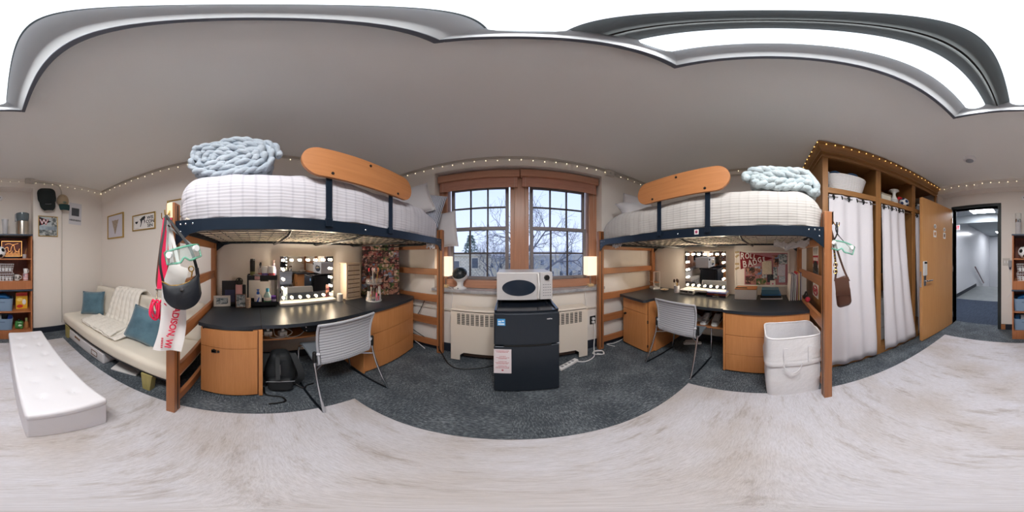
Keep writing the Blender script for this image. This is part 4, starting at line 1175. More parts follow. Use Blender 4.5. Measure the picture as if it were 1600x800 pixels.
cp = thing('pen_cup', 'striped cup of brushes beside the brown photo frame', 'cup', (-1.555, -.055-.02, DZT))
MB().lathe(cylp(.027, 0, .095)).build('cup', M('cup_beige', (196, 176, 160), .5), cp)
q = MB()
for k in range(9): q.lathe(cylp(.0276, .008+k*.010, .011+k*.010, .0008))
q.build('stripe', BLK, cp)
# candle, jewelry chest, collage, organizer
cn = thing('candle', 'small white candle jar right of the left mirror', 'candle', (-1.56, .885, DZT))
MB().lathe(cylp(.032, 0, .085)).build('jar', M('candle_jar', (214, 214, 220), .3), cn)
MB().lathe([(.030, .084), (.030, .086), (0, .087)]).build('wax', M('wax', (236, 226, 206), .5), cn)
jc = thing('jewelry_chest', 'pale wooden jewelry chest with small drawers on the left desk', 'jewelry box', (-1.60, 1.075, DZT))
JM = wood('pale_ash', (206, 190, 172), (222, 208, 192), 'z', .5)
a, b = .965, 1.165
MB().box(-1.70, -1.555, a, b, .775, 1.175, .004).build('body', JM, jc, world=True)
MB().box(-1.556, -1.553, a+.018, b-.018, .783, 1.167).build('drawer_gap_shade', M('gap_shade_brown', (96, 76, 60), .7), jc, world=True)  # dark sheet added behind the drawers, paints the shade in their gaps
MB().box(-1.71, -1.54, a-.012, b+.012, 1.175, 1.19, .004).build('lid', JM, jc, world=True)
MB().box(-1.71, -1.54, a-.012, b+.012, DZT, .777, .004).build('foot_board', JM, jc, world=True)
zs = [.785, .845, .90, .95, 1.0, 1.05, 1.10, 1.165]
for i in range(7):
    d = MB().box(-1.556, -1.549, a+.02, b-.02, zs[i]+.005, zs[i+1]-.005, .002).build('drawer', JM, jc, world=True)
    MB().tube([(-1.549, 1.05, (zs[i]+zs[i+1])/2), (-1.54, 1.065, (zs[i]+zs[i+1])/2-.004), (-1.549, 1.08, (zs[i]+zs[i+1])/2)], .002, 6).build('pull', GOLD, jc, world=True).parent = d
cb = thing('photo_collage', 'tall black board covered with snapshots at the window end of the left desk', 'photo collage', X=F((-1.50, 1.44, DZT+.33), (.75, -.66, .05)))
W_, H_ = .48, .655
MB().box(-W_/2, W_/2, -H_/2, H_/2, -.01, 0, .002).build('board', M('collage_black', (26, 24, 26), .6), cb)
random.seed(4)
cols, rows_ = 7, 8; cw, ch_ = W_/cols, H_/rows_
for i in range(cols):
    for j in range(rows_):
        k = random.randrange(5); px = -W_/2+cw*(i+.5)+random.uniform(-.003, .003); py = -H_/2+ch_*(j+.5)+random.uniform(-.003, .003)
        MB().box(px-cw*.47, px+cw*.47, py-ch_*.46, py+ch_*.46, 0, .001+.0004*((i+j) % 3)).build('photo_print', PH[k], cb)
og = thing('makeup_organizer', 'round clear makeup organizer full of cosmetics on the left desk', 'organizer', (-1.36, 1.20, DZT))
MB().lathe([(.085, 0), (.09, .006), (.09, .012), (.086, .014)], n=32).build('turntable', WHP, og)
CL2 = M('clear_acrylic', (220, 220, 228), .05, alpha=.3)
q = MB()
for z in (.014, .20): q.lathe([(.086, z), (.088, z), (.088, z+.05), (.086, z+.05)], n=32)
q.each('tray_wall', CL2, og)
MB().lathe([(.0, .196), (.07, .196), (.07, .2), (0, .2)], n=32).build('upper_tray', CL2, og)
MB().cyl((0, 0, 0), (0, 0, .25), .006).build('pole', CL2, og)
random.seed(11)
items = [('lipstick', (230, 60, 110), .008, .075), ('lotion_tube', (232, 226, 226), .016, .15), ('foundation_bottle', (206, 170, 120), .014, .10), ('lipstick', (190, 40, 60), .008, .08),
         ('foundation_bottle', (196, 160, 110), .015, .12), ('lotion_tube', (236, 150, 170), .014, .13), ('mascara_tube', (24, 24, 28), .007, .12), ('powder_jar', (222, 190, 170), .022, .045),
         ('lotion_tube', (244, 244, 246), .017, .16), ('mascara_tube', (180, 150, 90), .007, .11), ('powder_jar', (30, 26, 30), .02, .04), ('lipstick', (240, 110, 150), .008, .14)]
adj = ['rose red', 'white', 'tan', 'dark red', 'golden', 'pale pink', 'black', 'peach', 'bright white', 'gold', 'black', 'pink']
for i, (nm, c, r_, h_) in enumerate(items):
    a = 2*PI*i/len(items)+.3
    vessel(nm, '%s %s among the cosmetics in the round organizer' % (adj[i], nm.replace('_', ' ')), 'cosmetics', (-1.36+.062*math.cos(a), 1.20+.062*math.sin(a), DZT+.014),
           cylp(r_, 0, h_*.65, .001), M('cosm_%d' % i, c, .35), cylp(r_*.92, h_*.65, h_, .001), [BLK, WHP, GOLD, CHROME][i % 4], group='cosmetics in the round organizer', n=14)
for i, (c, nm) in enumerate((((228, 150, 120), 'coral'), ((240, 200, 210), 'pink'), ((200, 60, 70), 'red'), ((226, 214, 200), 'cream'))):
    a = 1.2+i*1.5; bx, by = -1.36+.03*math.cos(a), 1.20+.03*math.sin(a)
    t = thing('makeup_brush', '%s makeup brush standing tall in the round organizer' % nm, 'brush', (bx, by, DZT+.2), group='makeup brushes in the organizer')
    MB().cyl((0, 0, 0), (.02*math.cos(a), .02*math.sin(a), .14), .004, .005, 8).build('handle', [GOLD, WHP, BLK, CHROME][i], t)
    MB().sphere((.022*math.cos(a), .022*math.sin(a), .155), (.012, .012, .022), 10, 8).build('bristles', M('bristle_'+nm, c, .9), t)
# shelf under left desk
t = thing('storage_pouch', 'black pouch with white dots on the shelf under the left desk', 'pouch', (-1.42, .56, .553))
def dots():
    m, n, l, b, tt = nodes('black_dotted_fabric', .8)
    v = tex(n, l, 'ShaderNodeTexVoronoi', tt.outputs['Object'], 28, Randomness=.1)
    r = ramp(n, l, v.outputs['Distance'], [(.16, (226, 226, 230)), (.2, (34, 38, 46))]); l.new(r.outputs[0], b.inputs['Base Color']); return m
MB().rbox(-.10, .12, -.17, .17, 0, .14, .06, (4, 6, 3)).build('body', dots(), t, angle=80)
MB().tube([(.02, -.15, .125), (.03, 0, .143), (.02, .15, .125)], .004, 6).build('zipper', BLK, t)
for i, (y, x, lab) in enumerate(((.10, -1.36, 'white charger block nearest the cabinet on the left desk shelf'), (.22, -1.34, 'white charger block with looped cable on the left desk shelf'))):
    t = thing('charger', lab, 'charger', (x, y, .553), .3*i)
    MB().box(-.025, .025, -.035, .035, 0, .045, .006).box(-.01, .012, -.012, .012, .045, .07, .004).build('block', WHP, t)
    MB().tube(smooth_path([(.02, 0, .02), (.06, .03, .0), (.08, .12, .01), (.03, .2, .03), (-.02, .14, .06), (.0, .05, .09)]), .004, 6).tube(smooth_path([(0, 0, .06), (-.03, -.06, .1), (.03, -.08, .03), (.05, 0, .01)]), .003, 6).build('cable', WHP, t)

# backpack on the floor under the left desk
bk = thing('backpack', 'black backpack slumped on the carpet under the left desk', 'backpack', (-1.26, .185, 0), R(84))
BKM = M('backpack_nylon', (26, 30, 34), .7, bump=(30, .4))
def bkd(p):
    k = noise.noise(p*7)*.014
    f = 1-.28*max(0, (p.z-.2)/.2)
    return (p.x*f+k, p.y*f+k, p.z+noise.noise(p*5+Vector((4, 0, 0)))*.012)
MB().rbox(-.115, .115, -.10, .10, .002, .43, .07, (8, 6, 10), bkd).build('main_body', BKM, bk, angle=80)
MB().rbox(-.09, .09, -.145, -.07, .03, .19, .035, (8, 3, 6), lambda p: Vector(p)+Vector((0, noise.noise(p*9)*.008, 0))).build('front_pocket', BKM, bk, angle=80)
MB().tube([(-.10, -.142, .17), (0, -.152, .178), (.10, -.142, .17)], .0035, 6).tube([(0, -.098, .22), (0, -.095, .34)], .003, 6).build('zipper', GREYP, bk)
q = MB()
for s_ in (-1, 1):
    q.slab(lambda u, v: (s_*.10+(u-.5)*.05+.05*s_*math.sin(v*PI), -.02+.14*0+.12*math.cos(v*PI)*.2-.09*math.sin(v*PI), .40-.36*v), 4, 14, .010)
q.slab(lambda u, v: (-.02+(u-.5)*.03, -.02-.1*v-.10*v*v, .42+.06*math.sin(v*PI)-.05*v*3), 4, 12, .008)
q.build('shoulder_strap', BKM, bk, angle=70)
MB().tube(smooth_path([(.11, -.06, .06), (.17, -.10, .015), (.20, -.06, .012), (.26, -.04, .012)]), .007, 6).tube(smooth_path([(-.12, -.10, .05), (-.10, -.17, .012), (.0, -.20, .012), (.02, -.26, .012), (-.08, -.29, .012)]), .008, 6).build('loose_strap', BLK, bk)

# ------------------------------------------------------------------ right desk things
ws = thing('wire_shelf', 'small white wire shelf with wooden tiers at the corner of the right desk', 'shelf', (1.93, 1.62, DZT), R(-25))
q = MB()
for xx in (-.05, .05):
    for yy in (-.09, .09): q.cyl((xx, yy, 0), (xx, yy, .27), .0045, n=6)
for yy in (-.09, .09): q.tube([(-.05, yy, .27), (.05, yy, .27)], .003, 6)
q.each('wire_frame', WHP, ws)
for z in (.10, .265): MB().box(-.052, .052, -.09, .09, z, z+.008, .002).build('tier', WY, ws)
MB().box(-.055, .055, -.095, .095, .0, .03, .003).build('tray', WHP, ws)
dish = thing('trinket_dish', 'small pale oval dish on the right desk', 'dish', (1.90, 1.40, DZT))
MB().lathe([(.03, 0), (.05, .008), (.062, .02), (.058, .021), (.045, .01), (0, .008)], n=28).build('dish', M('dish_cream', (226, 210, 188), .4), dish)
MB().sphere((0, 0, .012), (.02, .014, .006), 12, 6).build('ring', GOLD, dish)
bc_ = thing('brush_cup', 'blue-white cup holding makeup brushes on the right desk', 'cup', (1.88, 1.18, DZT))
MB().lathe([(.032, 0), (.036, .004), (.038, .10), (.035, .10), (.032, .01), (0, .008)], n=24).build('cup', M('cup_blue', (170, 180, 206), .5, var=(60, (226, 226, 232))), bc_)
for i, (c, nm, a) in enumerate((((206, 166, 96), 'gold-handled', .4), ((238, 232, 228), 'white-handled', 2.4), ((60, 40, 36), 'dark', 4.2))):
    t = thing('makeup_brush', '%s brush standing in the cup on the right desk' % nm, 'brush', (1.88+.012*math.cos(a), 1.18+.012*math.sin(a), DZT+.012), group=None)
    MB().cyl((0, 0, 0), (.018*math.cos(a), .018*math.sin(a), .13), .004, .0055, 8).build('handle', M('brush_h%d' % i, c, .35), t)
    MB().sphere((.022*math.cos(a), .022*math.sin(a), .155), (.015, .015, .025), 12, 8).build('bristles', M('bristle_dark', (52, 30, 24), .9), t)
def book(label, x0, x1, y0, y1, z0, z1, c, name='book', grp=None, rot=0, text=None, tc_=(230, 230, 232)):
    cx, cy = (x0+x1)/2, (y0+y1)/2
    t = thing(name, label, 'book', (cx, cy, z0), rot, grp)
    a, b, c_, d = x0-cx, x1-cx, y0-cy, y1-cy; h = z1-z0
    mt = M('bookc_%d_%d_%d' % c, c, .45)
    MB().box(a, b, c_, d, 0, .002).box(a, b, c_, d, h-.002, h).box(a, a+.003, c_, d, 0, h).build('cover', mt, t)
    MB().box(a+.003, b-.004, c_+.003, d-.003, .002, h-.002).build('pages', M('pages', (228, 222, 208), .8), t)
    if text:
        o = lettering(text, h*.62, M('bookt_%d_%d_%d' % tc_, tc_, .5), t, bold=.0003); o.matrix_basis = F((a-.0006, 0, h/2), (-1, 0, 0)); o.name = 'spine_text'
    return t
book('white box-like book under the left end of the raised mirror', 1.86, 2.02, .93, 1.12, DZT, DZT+.018, (220, 220, 224), 'book')
t = thing('card_box', 'grey-white slotted box under the left end of the raised mirror', 'box', (1.93, 1.02, DZT+.018))
MB().box(-.09, .08, -.11, .09, 0, .042, .003).build('box', M('box_grey', (196, 196, 202), .5), t)
MB().box(-.092, -.088, -.10, -.05, .014, .03).box(-.092, -.088, -.03, .08, .014, .03).build('slot', DARKV, t)
book('black book at the bottom right under the raised mirror', 1.85, 2.02, .49, .74, DZT, DZT+.024, (30, 36, 52), text='PENNY REID')
book('red and yellow book in the middle under the raised mirror', 1.855, 2.02, .49, .73, DZT+.0245, DZT+.044, (150, 44, 50), text='A COURT', tc_=(240, 210, 90))
book('lavender-blue book on top of the stack under the raised mirror', 1.86, 2.02, .49, .735, DZT+.0445, DZT+.060, (96, 110, 170))
t = thing('storage_box', 'white storage box with a wooden lid strip on the right desk', 'box', (1.92, .25, DZT))
MB().box(-.09, .10, -.12, .13, 0, .118, .004).build('box', WHP, t)
MB().box(-.092, .10, -.12, .13, .118, .13, .002).build('lid_strip', WY, t)
t2 = thing('pen', 'dark pen lying on the white storage box', 'pen', (1.86, .31, DZT+.131))
MB().cyl((0, -.07, .005), (0, .06, .005), .0045, n=8).build('barrel', BLK, t2); MB().cyl((0, .06, .005), (0, .072, .005), .003, .001, 8).build('tip', CHROME, t2)
book('white notebook at the bottom of the stack on the right desk', 1.85, 2.04, -.165, .085, DZT, DZT+.016, (224, 224, 228))
book('black notebook second from the bottom of the stack on the right desk', 1.855, 2.04, -.155, .085, DZT+.0165, DZT+.045, (26, 30, 36))
book('bright blue book in the stack on the right desk', 1.86, 2.04, -.150, .07, DZT+.0455, DZT+.058, (50, 130, 200))
book('teal-covered book on top of the stack on the right desk', 1.865, 2.04, -.13, .075, DZT+.0585, DZT+.112, (70, 120, 150))
fcol = [((222, 216, 210), 'beige'), ((206, 206, 222), 'lilac-white'), ((120, 126, 150), 'grey-blue'), ((226, 226, 230), 'white'), ((196, 36, 60), 'red'), ((232, 190, 60), 'yellow'), ((56, 50, 130), 'navy')]
for i, (c, nm) in enumerate(fcol):
    y = -.235-i*.0225
    t = thing('folder', '%s folder standing at the bed end of the right desk' % nm, 'folder', X=Matrix.Translation((1.90, y, DZT)) @ Matrix.Rotation(R(4-i*.8), 4, 'X'))
    h = .30+.02*(i > 3)
    MB().box(-.12, .115, -.008, .004, 0, h, .001).build('cover', M('folder_%d' % i, c, .5), t)
    MB().box(-.121, -.112, -.006, .002, .004, h-.004).build('paper_edge', PAPER, t)
# pin board and pennant on the right wall
bx = XR-.001
pb = frame('pin_board', 'white framed pin board covered with cards above the right desk', F((bx-.002, .075, 1.105), (-1, 0, 0)), .70, .46, .022, WHITE, M('board_white', (226, 222, 220), .8), depth=.016, cat='pin board')
MB().box(-.225, .325, -.205, .205, .008, .0105).build('fabric_panel', M('board_maroon', (176, 118, 130), .8), pb)
random.seed(5)
card_spec = [(285, 400, 300, 400, 'dark group snapshot', PH[0]), (400, 485, 290, 430, 'snapshot of a couple', PH[3]), (280, 405, 410, 510, 'snapshot of a hugging pair', PH[4]),
             (415, 545, 440, 520, 'yellowish snapshot', PH[1]), (555, 640, 390, 488, 'dark leaflet', M('leaf_dark', (34, 42, 54), .5, var=(50, (56, 66, 80)))), (490, 610, 222, 388, 'cream handwritten letter', M('letter_cream', (220, 214, 196), .6, var=(70, (196, 188, 170)))),
             (686, 782, 265, 408, 'white printed list', M('list_white', (222, 224, 236), .6, var=(90, (186, 190, 214)))), (700, 782, 412, 492, 'blue-white card', M('card_blue', (150, 176, 200), .6, var=(50, (214, 222, 232)))),
             (630, 680, 296, 445, 'narrow photo-booth strip', PHB), (700, 805, 135, 262, 'blue sea snapshot', PHB), (612, 700, 150, 192, 'sunset snapshot', PH[3]), (630, 698, 192, 292, 'brown snapshot', PH[0]), (490, 548, 392, 436, 'small blue and white card', PHB)]
for i, (X0, X1, Y0, Y1, nm, m_) in enumerate(card_spec):
    lx = (X0+X1)/2*.00101-.495; y = .328-.00102*(Y0+Y1)/2; w_ = (X1-X0)*.00101; h_ = (Y1-Y0)*.00102
    X = F((bx-.0135-.0008*(i % 3), .075-lx, 1.105+y), (-1, 0, 0), R(random.uniform(-2, 2)))
    t = thing('pinned_card', '%s pinned on the white framed board' % nm, 'card', X=X, group='cards pinned on the board')
    MB().box(-w_/2, w_/2, -h_/2, h_/2, 0, .0008).build('card', m_, t)
    MB().sphere((0, h_/2-.008, .003), (.004, .004, .004), 8, 6).build('pin', CHROME, t)
t = thing('pinned_card', 'white card with a pink heart at the lower edge of the pin board', 'card', X=F((bx-.02, -.06, .915), (-1, 0, 0)))
MB().box(-.034, .034, -.045, .045, 0, .001).build('card', PAPER, t)
hp = [(.012*.9*(16*math.sin(a)**3)/16, .012*(13*math.cos(a)-5*math.cos(2*a)-2*math.cos(3*a)-math.cos(4*a))/16) for a in [2*PI*k/32 for k in range(32)]]
MB().prism(hp, 'z', .001, .0018).build('heart', M('heart_pink', (206, 40, 130), .5), t)
PNR = M('pennant_maroon', (118, 16, 32), .85, bump=(120, .3)); PNW = M('pennant_letters', (222, 220, 222), .8)
pe = thing('pennant', 'maroon felt pennant reading ROLL BADGE above the right desk', 'pennant', X=F((bx-.021, .363, 1.2136), (-1, 0, 0)))
MB().prism([(0, .115), (.425, .03), (.015, -.115)], 'z', 0, .003).build('felt', PNR, pe)
for (ch_, cx_, cy_, h_, sx_, rt) in (('R', 240, 155, .092, .75, -2), ('O', 298, 152, .078, .72, -4), ('L', 350, 155, .068, .75, -6), ('L', 394, 162, .064, .75, -8),
        ('B', 267, 257, .095, .8, 6), ('A', 335, 245, .09, .8, 8), ('D', 397, 232, .076, .8, 10), ('G', 455, 203, .072, .75, 10), ('E', 510, 192, .056, .75, 8)):
    o = lettering(ch_, h_/.80, PNW, pe, bold=.0022); o.data.transform(Matrix.Diagonal((sx_, 1, 1, 1))); o.matrix_basis = Matrix.Translation(((cx_-199)*.001, (211-cy_)*.001, .0036)) @ Matrix.Rotation(R(rt), 4, 'Z')
q = MB()
for (y, a) in ((.105, 5), (.06, 35), (-.045, 0), (-.10, 28)):
    q.xf(Matrix.Translation((-.025, y, .001)) @ Matrix.Rotation(R(a), 4, 'Z')).box(-.033, .02, -.012, .012, 0, .002)
q.each('tassel_strip', M('felt_tan', (176, 156, 120), .9), pe)
rb_ = thing('ribbon_bow', 'thin pinkish ribbon bow hanging right of the pin board', 'ribbon', X=F((bx-.01, -.26, .90), (-1, 0, 0)))
MB().tube(smooth_path([(0, 0, 0), (-.03, .02, .003), (-.045, .0, .003), (0, 0, 0), (.03, .02, .003), (.045, 0, .003), (0, 0, 0)]), .003, 6).tube(smooth_path([(0, 0, 0), (-.01, -.05, .002), (.004, -.11, .002)]), .003, 6).build('ribbon', M('ribbon_pink', (196, 160, 160), .6), rb_)

# shoes on the shelf under the right desk
def shoe(label, X, dark=False):
    t = thing('sneaker', label, 'shoe', X=X, group='white sneakers on the shelf under the right desk')
    def sh(p):
        f = 1 if p.y < .02 else 1-.35*((p.y-.02)/.12)**2
        zz = p.z if p.z < .04 else .04+(p.z-.04)*(1.0 if p.y < -.02 else max(.25, 1-(p.y+.02)/.13))
        return (p.x*f, p.y, zz)
    MB().rbox(-.045, .045, -.13, .135, .022, .105, .04, (4, 14, 3), sh).build('upper', WHP, t, angle=80)
    MB().rbox(-.048, .048, -.135, .145, .001, .028, .03, (4, 12, 2), lambda p: (p.x*(1 if p.y < .03 else 1-.3*((p.y-.03)/.11)**2), p.y, p.z)).build('sole', M('sole_white', (236, 236, 236), .5), t, angle=80)
    MB().sphere((0, -.07, .098), (.028, .045, .012), 14, 8).build('opening', DARKV, t)
    q = MB()
    for k in range(5): q.tube([(-.022, -.01+k*.02, .096-k*.008), (0, -.005+k*.02, .102-k*.008), (.022, -.01+k*.02, .096-k*.008)], .003, 5)
    q.build('laces', PAPER, t)
    if dark: MB().box(.030, .0465, -.09, .03, .03, .06, .004).box(-.0465, -.030, -.09, .03, .03, .06, .004).build('side_patch', BLK, t)
    return t
s1 = shoe('white sneaker lying sideways at the left end of the shelf', Matrix.Translation((1.76, .86, .4685)) @ Matrix.Rotation(R(165), 4, 'Z'))
shoe('white and black sneaker in the middle of the shelf', Matrix.Translation((1.76, .70, .4685)) @ Matrix.Rotation(R(95), 4, 'Z'), True)
shoe('white sneaker at the right end of the shelf, by the drawers', Matrix.Translation((1.76, .57, .4685)) @ Matrix.Rotation(R(95), 4, 'Z'), True)
t = thing('shoe_sole', 'pale slipper lying on the carpet behind the right chair', 'shoe', (1.90, .95, .0), R(30))
MB().rbox(-.04, .04, -.12, .12, .001, .03, .02, (4, 10, 1)).build('sole', WHP, t); MB().rbox(-.04, .04, -.02, .10, .028, .06, .03, (4, 6, 2)).build('strap', WHP, t)
tag(MB().tube(smooth_path([(1.2, 1.64, .012), (1.15, 1.75, .012), (1.25, 1.72, .014), (1.40, 1.75, .012), (1.45, 1.77, .03)]), .005, 6).build('cable', WHP), 'white cable on the carpet left of the angled cabinet', 'cable')
# laundry basket
LBM = M('laundry_fabric', (228, 228, 232), .85, bump=(26, .35))
lbk = thing('laundry_basket', 'tall white fabric laundry basket standing open before the right drawers', 'laundry basket', (1.25, -.175, 0), R(4))
def bask(u, v, r_=0):
    a = 2*PI*u; n_ = 8; c, s_ = math.cos(a), math.sin(a)
    k = (abs(c)**n_+abs(s_)**n_)**(-1/n_)
    hx, hy = .150-r_, .190-r_
    z = v*.66
    bulge = 1+.05*math.sin(min(1, v/.68)*PI)+.012*noise.noise(Vector((c*2, s_*2, v*5)))
    if v > .63: bulge = 1.075+.016*noise.noise(Vector((c*3, s_*3, v*6)))-.05*(v-.63)
    if .66 < v < .70: bulge += .015
    return (hx*k*c*bulge, hy*k*s_*bulge, z+.001+(.012*noise.noise(Vector((c*2, s_*2, 8))) if v > .97 else 0))
q = MB().grid(lambda u, v: bask(u, v), 56, 40, cu=True).grid(lambda u, v: bask(u, v, .006), 56, 40, cu=True)
q.build('body', LBM, lbk, angle=80)
MB().box(-.14, .14, -.18, .18, .001, .008).build('base', LBM, lbk)
MB().tube([bask(k/56, 1, .003) for k in range(56)], .007, 8, closed=True).build('rim', LBM, lbk, angle=80)
MB().grid(lambda u, v: (lambda p, w_: (p[0]*(1.03+.02*math.sin(v*PI)), p[1]*(1.02+.02*math.sin(v*PI)), .40+.05*v+.012*math.sin(u*2*PI+1)))(bask(u, .70), 0), 56, 5, cu=True).build('liner_fold', LBM, lbk, angle=80)
q = MB()
q.slab(lambda u, v: (-.172-.024*math.sin(u*PI), .02-(-.065+.13*u), .415-.085*math.sin(u*PI)**.6+.024*(v-.5)), 20, 3, .004)
q.slab(lambda u, v: (-.172, .07+.025*(v-.5), .58-.16*u), 8, 3, .004).slab(lambda u, v: (-.172, -.10+.025*(v-.5), .58-.16*u), 8, 3, .004)
q.each('handle', LBM, lbk, angle=80)

# ------------------------------------------------------------------ wardrobe wall
wx, wy0, wy1 = 1.46, -.50, YB+.002
wd = thing('wardrobe', 'built-in oak wardrobe with three open bays under a crown cornice', 'wardrobe', (1.77, -1.46, 0))
MB().box(wx, xr, wy0-.02, wy0, 0, 2.40).build('side_panel', OAKC, wd, world=True)
MB().box(xr-.02, xr, wy1, wy0-.02, .0, 2.40).build('back_panel', OAKC, wd, world=True)
st = [(-.50, -.556), (-1.124, -1.195), (-1.759, -1.829), (wy1+.05, wy1)]
for (a, b) in st: MB().box(wx-.022, wx, b, a, 0, 2.40, .002).build('stile', OAKC, wd, world=True)
for (a, b) in st[1:3]: MB().box(wx, xr-.02, b+.02, a-.02, .105, 2.40).build('divider', OAKC, wd, world=True)
for (a, b) in ((st[0][1], st[1][0]), (st[1][1], st[2][0]), (st[2][1], st[3][0])):
    MB().box(wx-.02, wx, b, a, 1.905, 1.965, .002).build('shelf_rail', OAKY, wd, world=True)
    MB().box(wx, xr-.02, b, a, 1.945, 1.963).build('shelf', OAKY, wd, world=True)
    MB().box(wx-.02, wx, b, a, 2.33, 2.40, .002).build('top_rail', OAKY, wd, world=True)
    MB().box(wx-.02, wx, b, a, 0, .105, .002).build('plinth', OAKY, wd, world=True)
    MB().box(wx, xr-.02, b, a, .09, .105).build('bay_floor', OAKY, wd, world=True)
    MB().cyl((wx-.010, a, 1.865), (wx-.010, b, 1.865), .010, n=12).build('curtain_rod', CHROME, wd, world=True)
prof = [(0, 2.33), (.014, 2.33), (.014, 2.35), (.003, 2.354), (.003, 2.375), (.030, 2.388), (.030, 2.402), (.018, 2.406), (.05, 2.445), (.064, 2.472), (.064, 2.482), (.054, 2.486), (.066, 2.492), (.066, 2.508), (0, 2.508)]
q = MB(); P0 = [(wx-.022-p[0], wy0+p[0], p[1]) for p in prof]; P1 = [(wx-.022-p[0], wy1, p[1]) for p in prof]; P2 = [(xr, wy0+p[0], p[1]) for p in prof]
n_ = len(prof); vs = P1+P0+P2; fs = []
for s_ in (0, 1):
    for k in range(n_): fs.append((s_*n_+k, s_*n_+(k+1) % n_, (s_+1)*n_+(k+1) % n_, (s_+1)*n_+k))
fs.append(tuple(range(n_))); fs.append(tuple(range(2*n_, 3*n_)))
q.add(vs, fs).box(wx-.02, xr, wy1, wy0, 2.40, 2.508)
q.build('cornice', OAKY, wd, world=True)
string('amber fairy light string along the wardrobe cornice', [(xr-.06, wy0+.075, 2.475), (wx-.097, wy0+.075, 2.475), (wx-.097, wy1+.02, 2.475)], M('amber_wire', (120, 90, 50), .5), FBA, .085)
CUR = M('curtain_white', (218, 216, 223), .85, bump=(60, .15))
def curtain(label, ya0, ya1, yb0, yb1, zb, seed, folds=7, xo=.0):
    """top edge ya0..ya1 bottom edge yb0..yb1"""
    t = thing('curtain', label, 'curtain', (wx+.035, (ya0+ya1)/2, 1.89))
    def fn_(u, v):
        y = (ya0+(ya1-ya0)*u)*(1-v**1.6)+(yb0+(yb1-yb0)*u)*v**1.6
        amp = .012+.006*math.sin(v*PI)
        x = wx-.010+amp*math.sin(u*folds*2*PI+.5*math.sin(v*3+seed))+.014*noise.noise(Vector((u*5, v*3, seed)))-(.050+xo)*min(1, v*1.15)
        return (x, y+.006*noise.noise(Vector((u*4, v*5, seed+3))), 1.895-(1.895-zb)*v+.006*math.sin(u*9+seed)*v)
    MB().slab(lambda u, v: wmat(t).inverted() @ Vector(fn_(u, v)), 80, 22, .003).build('cloth', CUR, t, angle=180)
    q = MB()
    for k in range(folds*2):
        u = (k+.5)/(folds*2)*1.0
        p = Vector(fn_(u, .02)); y = p.y
        ring = [(wx-.010+.021*math.cos(a), y+.005*math.sin(a*1.0), 1.865+.021*math.sin(a)) for a in [2*PI*i/14 for i in range(14)]]
        q.tube(ring, .0075, 6, closed=True)
    q.each('grommet', M('grommet_black', (30, 34, 36), .3, .6), t, world=True)
    return t
curtain('white grommet curtain in the wardrobe bay nearest the loft bed', -.572, -1.085, -.565, -1.10, .055, 1, 3)
curtain('white grommet curtain pulled partly open in the middle wardrobe bay', -1.21, -1.60, -1.235, -1.80, .06, 5, 3)
curtain('white grommet curtain in the wardrobe bay behind the open door', -1.84, -2.20, -1.84, -2.30, .07, 8, 3)
t = thing('drawer_tower', 'pale grey drawer unit standing inside the middle wardrobe bay', 'drawers', (1.80, -1.47, .105))
MB().box(-.22, .2, -.18, .24, 0, .62, .006).build('body', M('drawer_grey', (188, 190, 194), .5), t)
for k in range(3): MB().box(-.235, -.22, -.17, .23, .01+k*.2, .20+k*.2, .004).build('drawer', M('drawer_front', (204, 206, 210), .4), t)
for i, (c, nm) in enumerate((((30, 50, 44), 'dark green'), ((40, 40, 46), 'black'), ((70, 60, 66), 'plum'))):
    t = thing('hanging_garment', '%s garment hanging inside the middle wardrobe bay' % nm, 'clothing', (1.66, -1.25-i*.09, 1.05))
    MB().rbox(-.14, .16, -.028, .028, 0, .72, .025, (6, 1, 10), lambda p, i=i: (p.x*(1-.25*(p.z/.72)), p.y+.012*noise.noise(Vector((p.x*8, i, p.z*6))), p.z)).build('cloth', M('garment_%d' % i, c, .9), t, angle=80)
    MB().tube([(0, 0, .70), (0, 0, .80), (.02, 0, .82)], .003, 6).build('hanger_hook', CHROME, t)
# shelf top things
rbk = thing('rope_basket', 'white rope basket with navy-wrapped handles on the wardrobe shelf', 'basket', (1.60, -.81, 1.965))
ROPE = M('rope_white', (226, 224, 226), .9, bump=(90, .3))
q = MB()
for k in range(13):
    z = .009+k*.0155; rx, ryy = .125+.0022*k, .185+.0045*k
    q.tube([((rx*abs(math.cos(a))**.75*(1 if math.cos(a) > 0 else -1)), ryy*abs(math.sin(a))**.75*(1 if math.sin(a) > 0 else -1), z) for a in [2*PI*i/40 for i in range(40)]], .0088, 8, closed=True)
q.box(-.10, .10, -.15, .15, .0, .006)
q.build('body', ROPE, rbk, angle=180)
for s_ in (-1, 1):
    MB().tube(smooth_path([(-.06, s_*.20, .20), (-.06, s_*.215, .235), (0, s_*.222, .25), (.06, s_*.215, .235), (.06, s_*.20, .20)]), .010, 8).build('handle', ROPE, rbk)
MB().tube(smooth_path([(-.13, -.09, .20), (-.145, -.06, .215), (-.145, .0, .218), (-.13, .03, .205)]), .013, 8).tube(smooth_path([(-.13, .12, .205), (-.135, .17, .212), (-.09, .2, .215)]), .013, 8).each('navy_wrap', M('navy_yarn', (36, 62, 92), .9), rbk)
q = MB(); vz = thing('vase', 'white flared vase on the middle wardrobe shelf', 'vase', (1.51, -1.475, 1.965))
MB().lathe([(.052, 0), (.056, .01), (.054, .055), (.036, .085), (.022, .12), (.022, .155), (.04, .18), (.068, .192), (.066, .198), (.03, .19)], n=28).build('body', M('vase_white', (216, 214, 210), .5, bump=(60, .3)), vz)
MB().lathe(cylp(.057, .02, .03, .001)).lathe(cylp(.056, .042, .05, .001)).build('band', GREYP, vz)
t = thing('toy_ring', 'red arched toy handle beside the white vase', 'toy', (1.525, -1.585, 1.965))
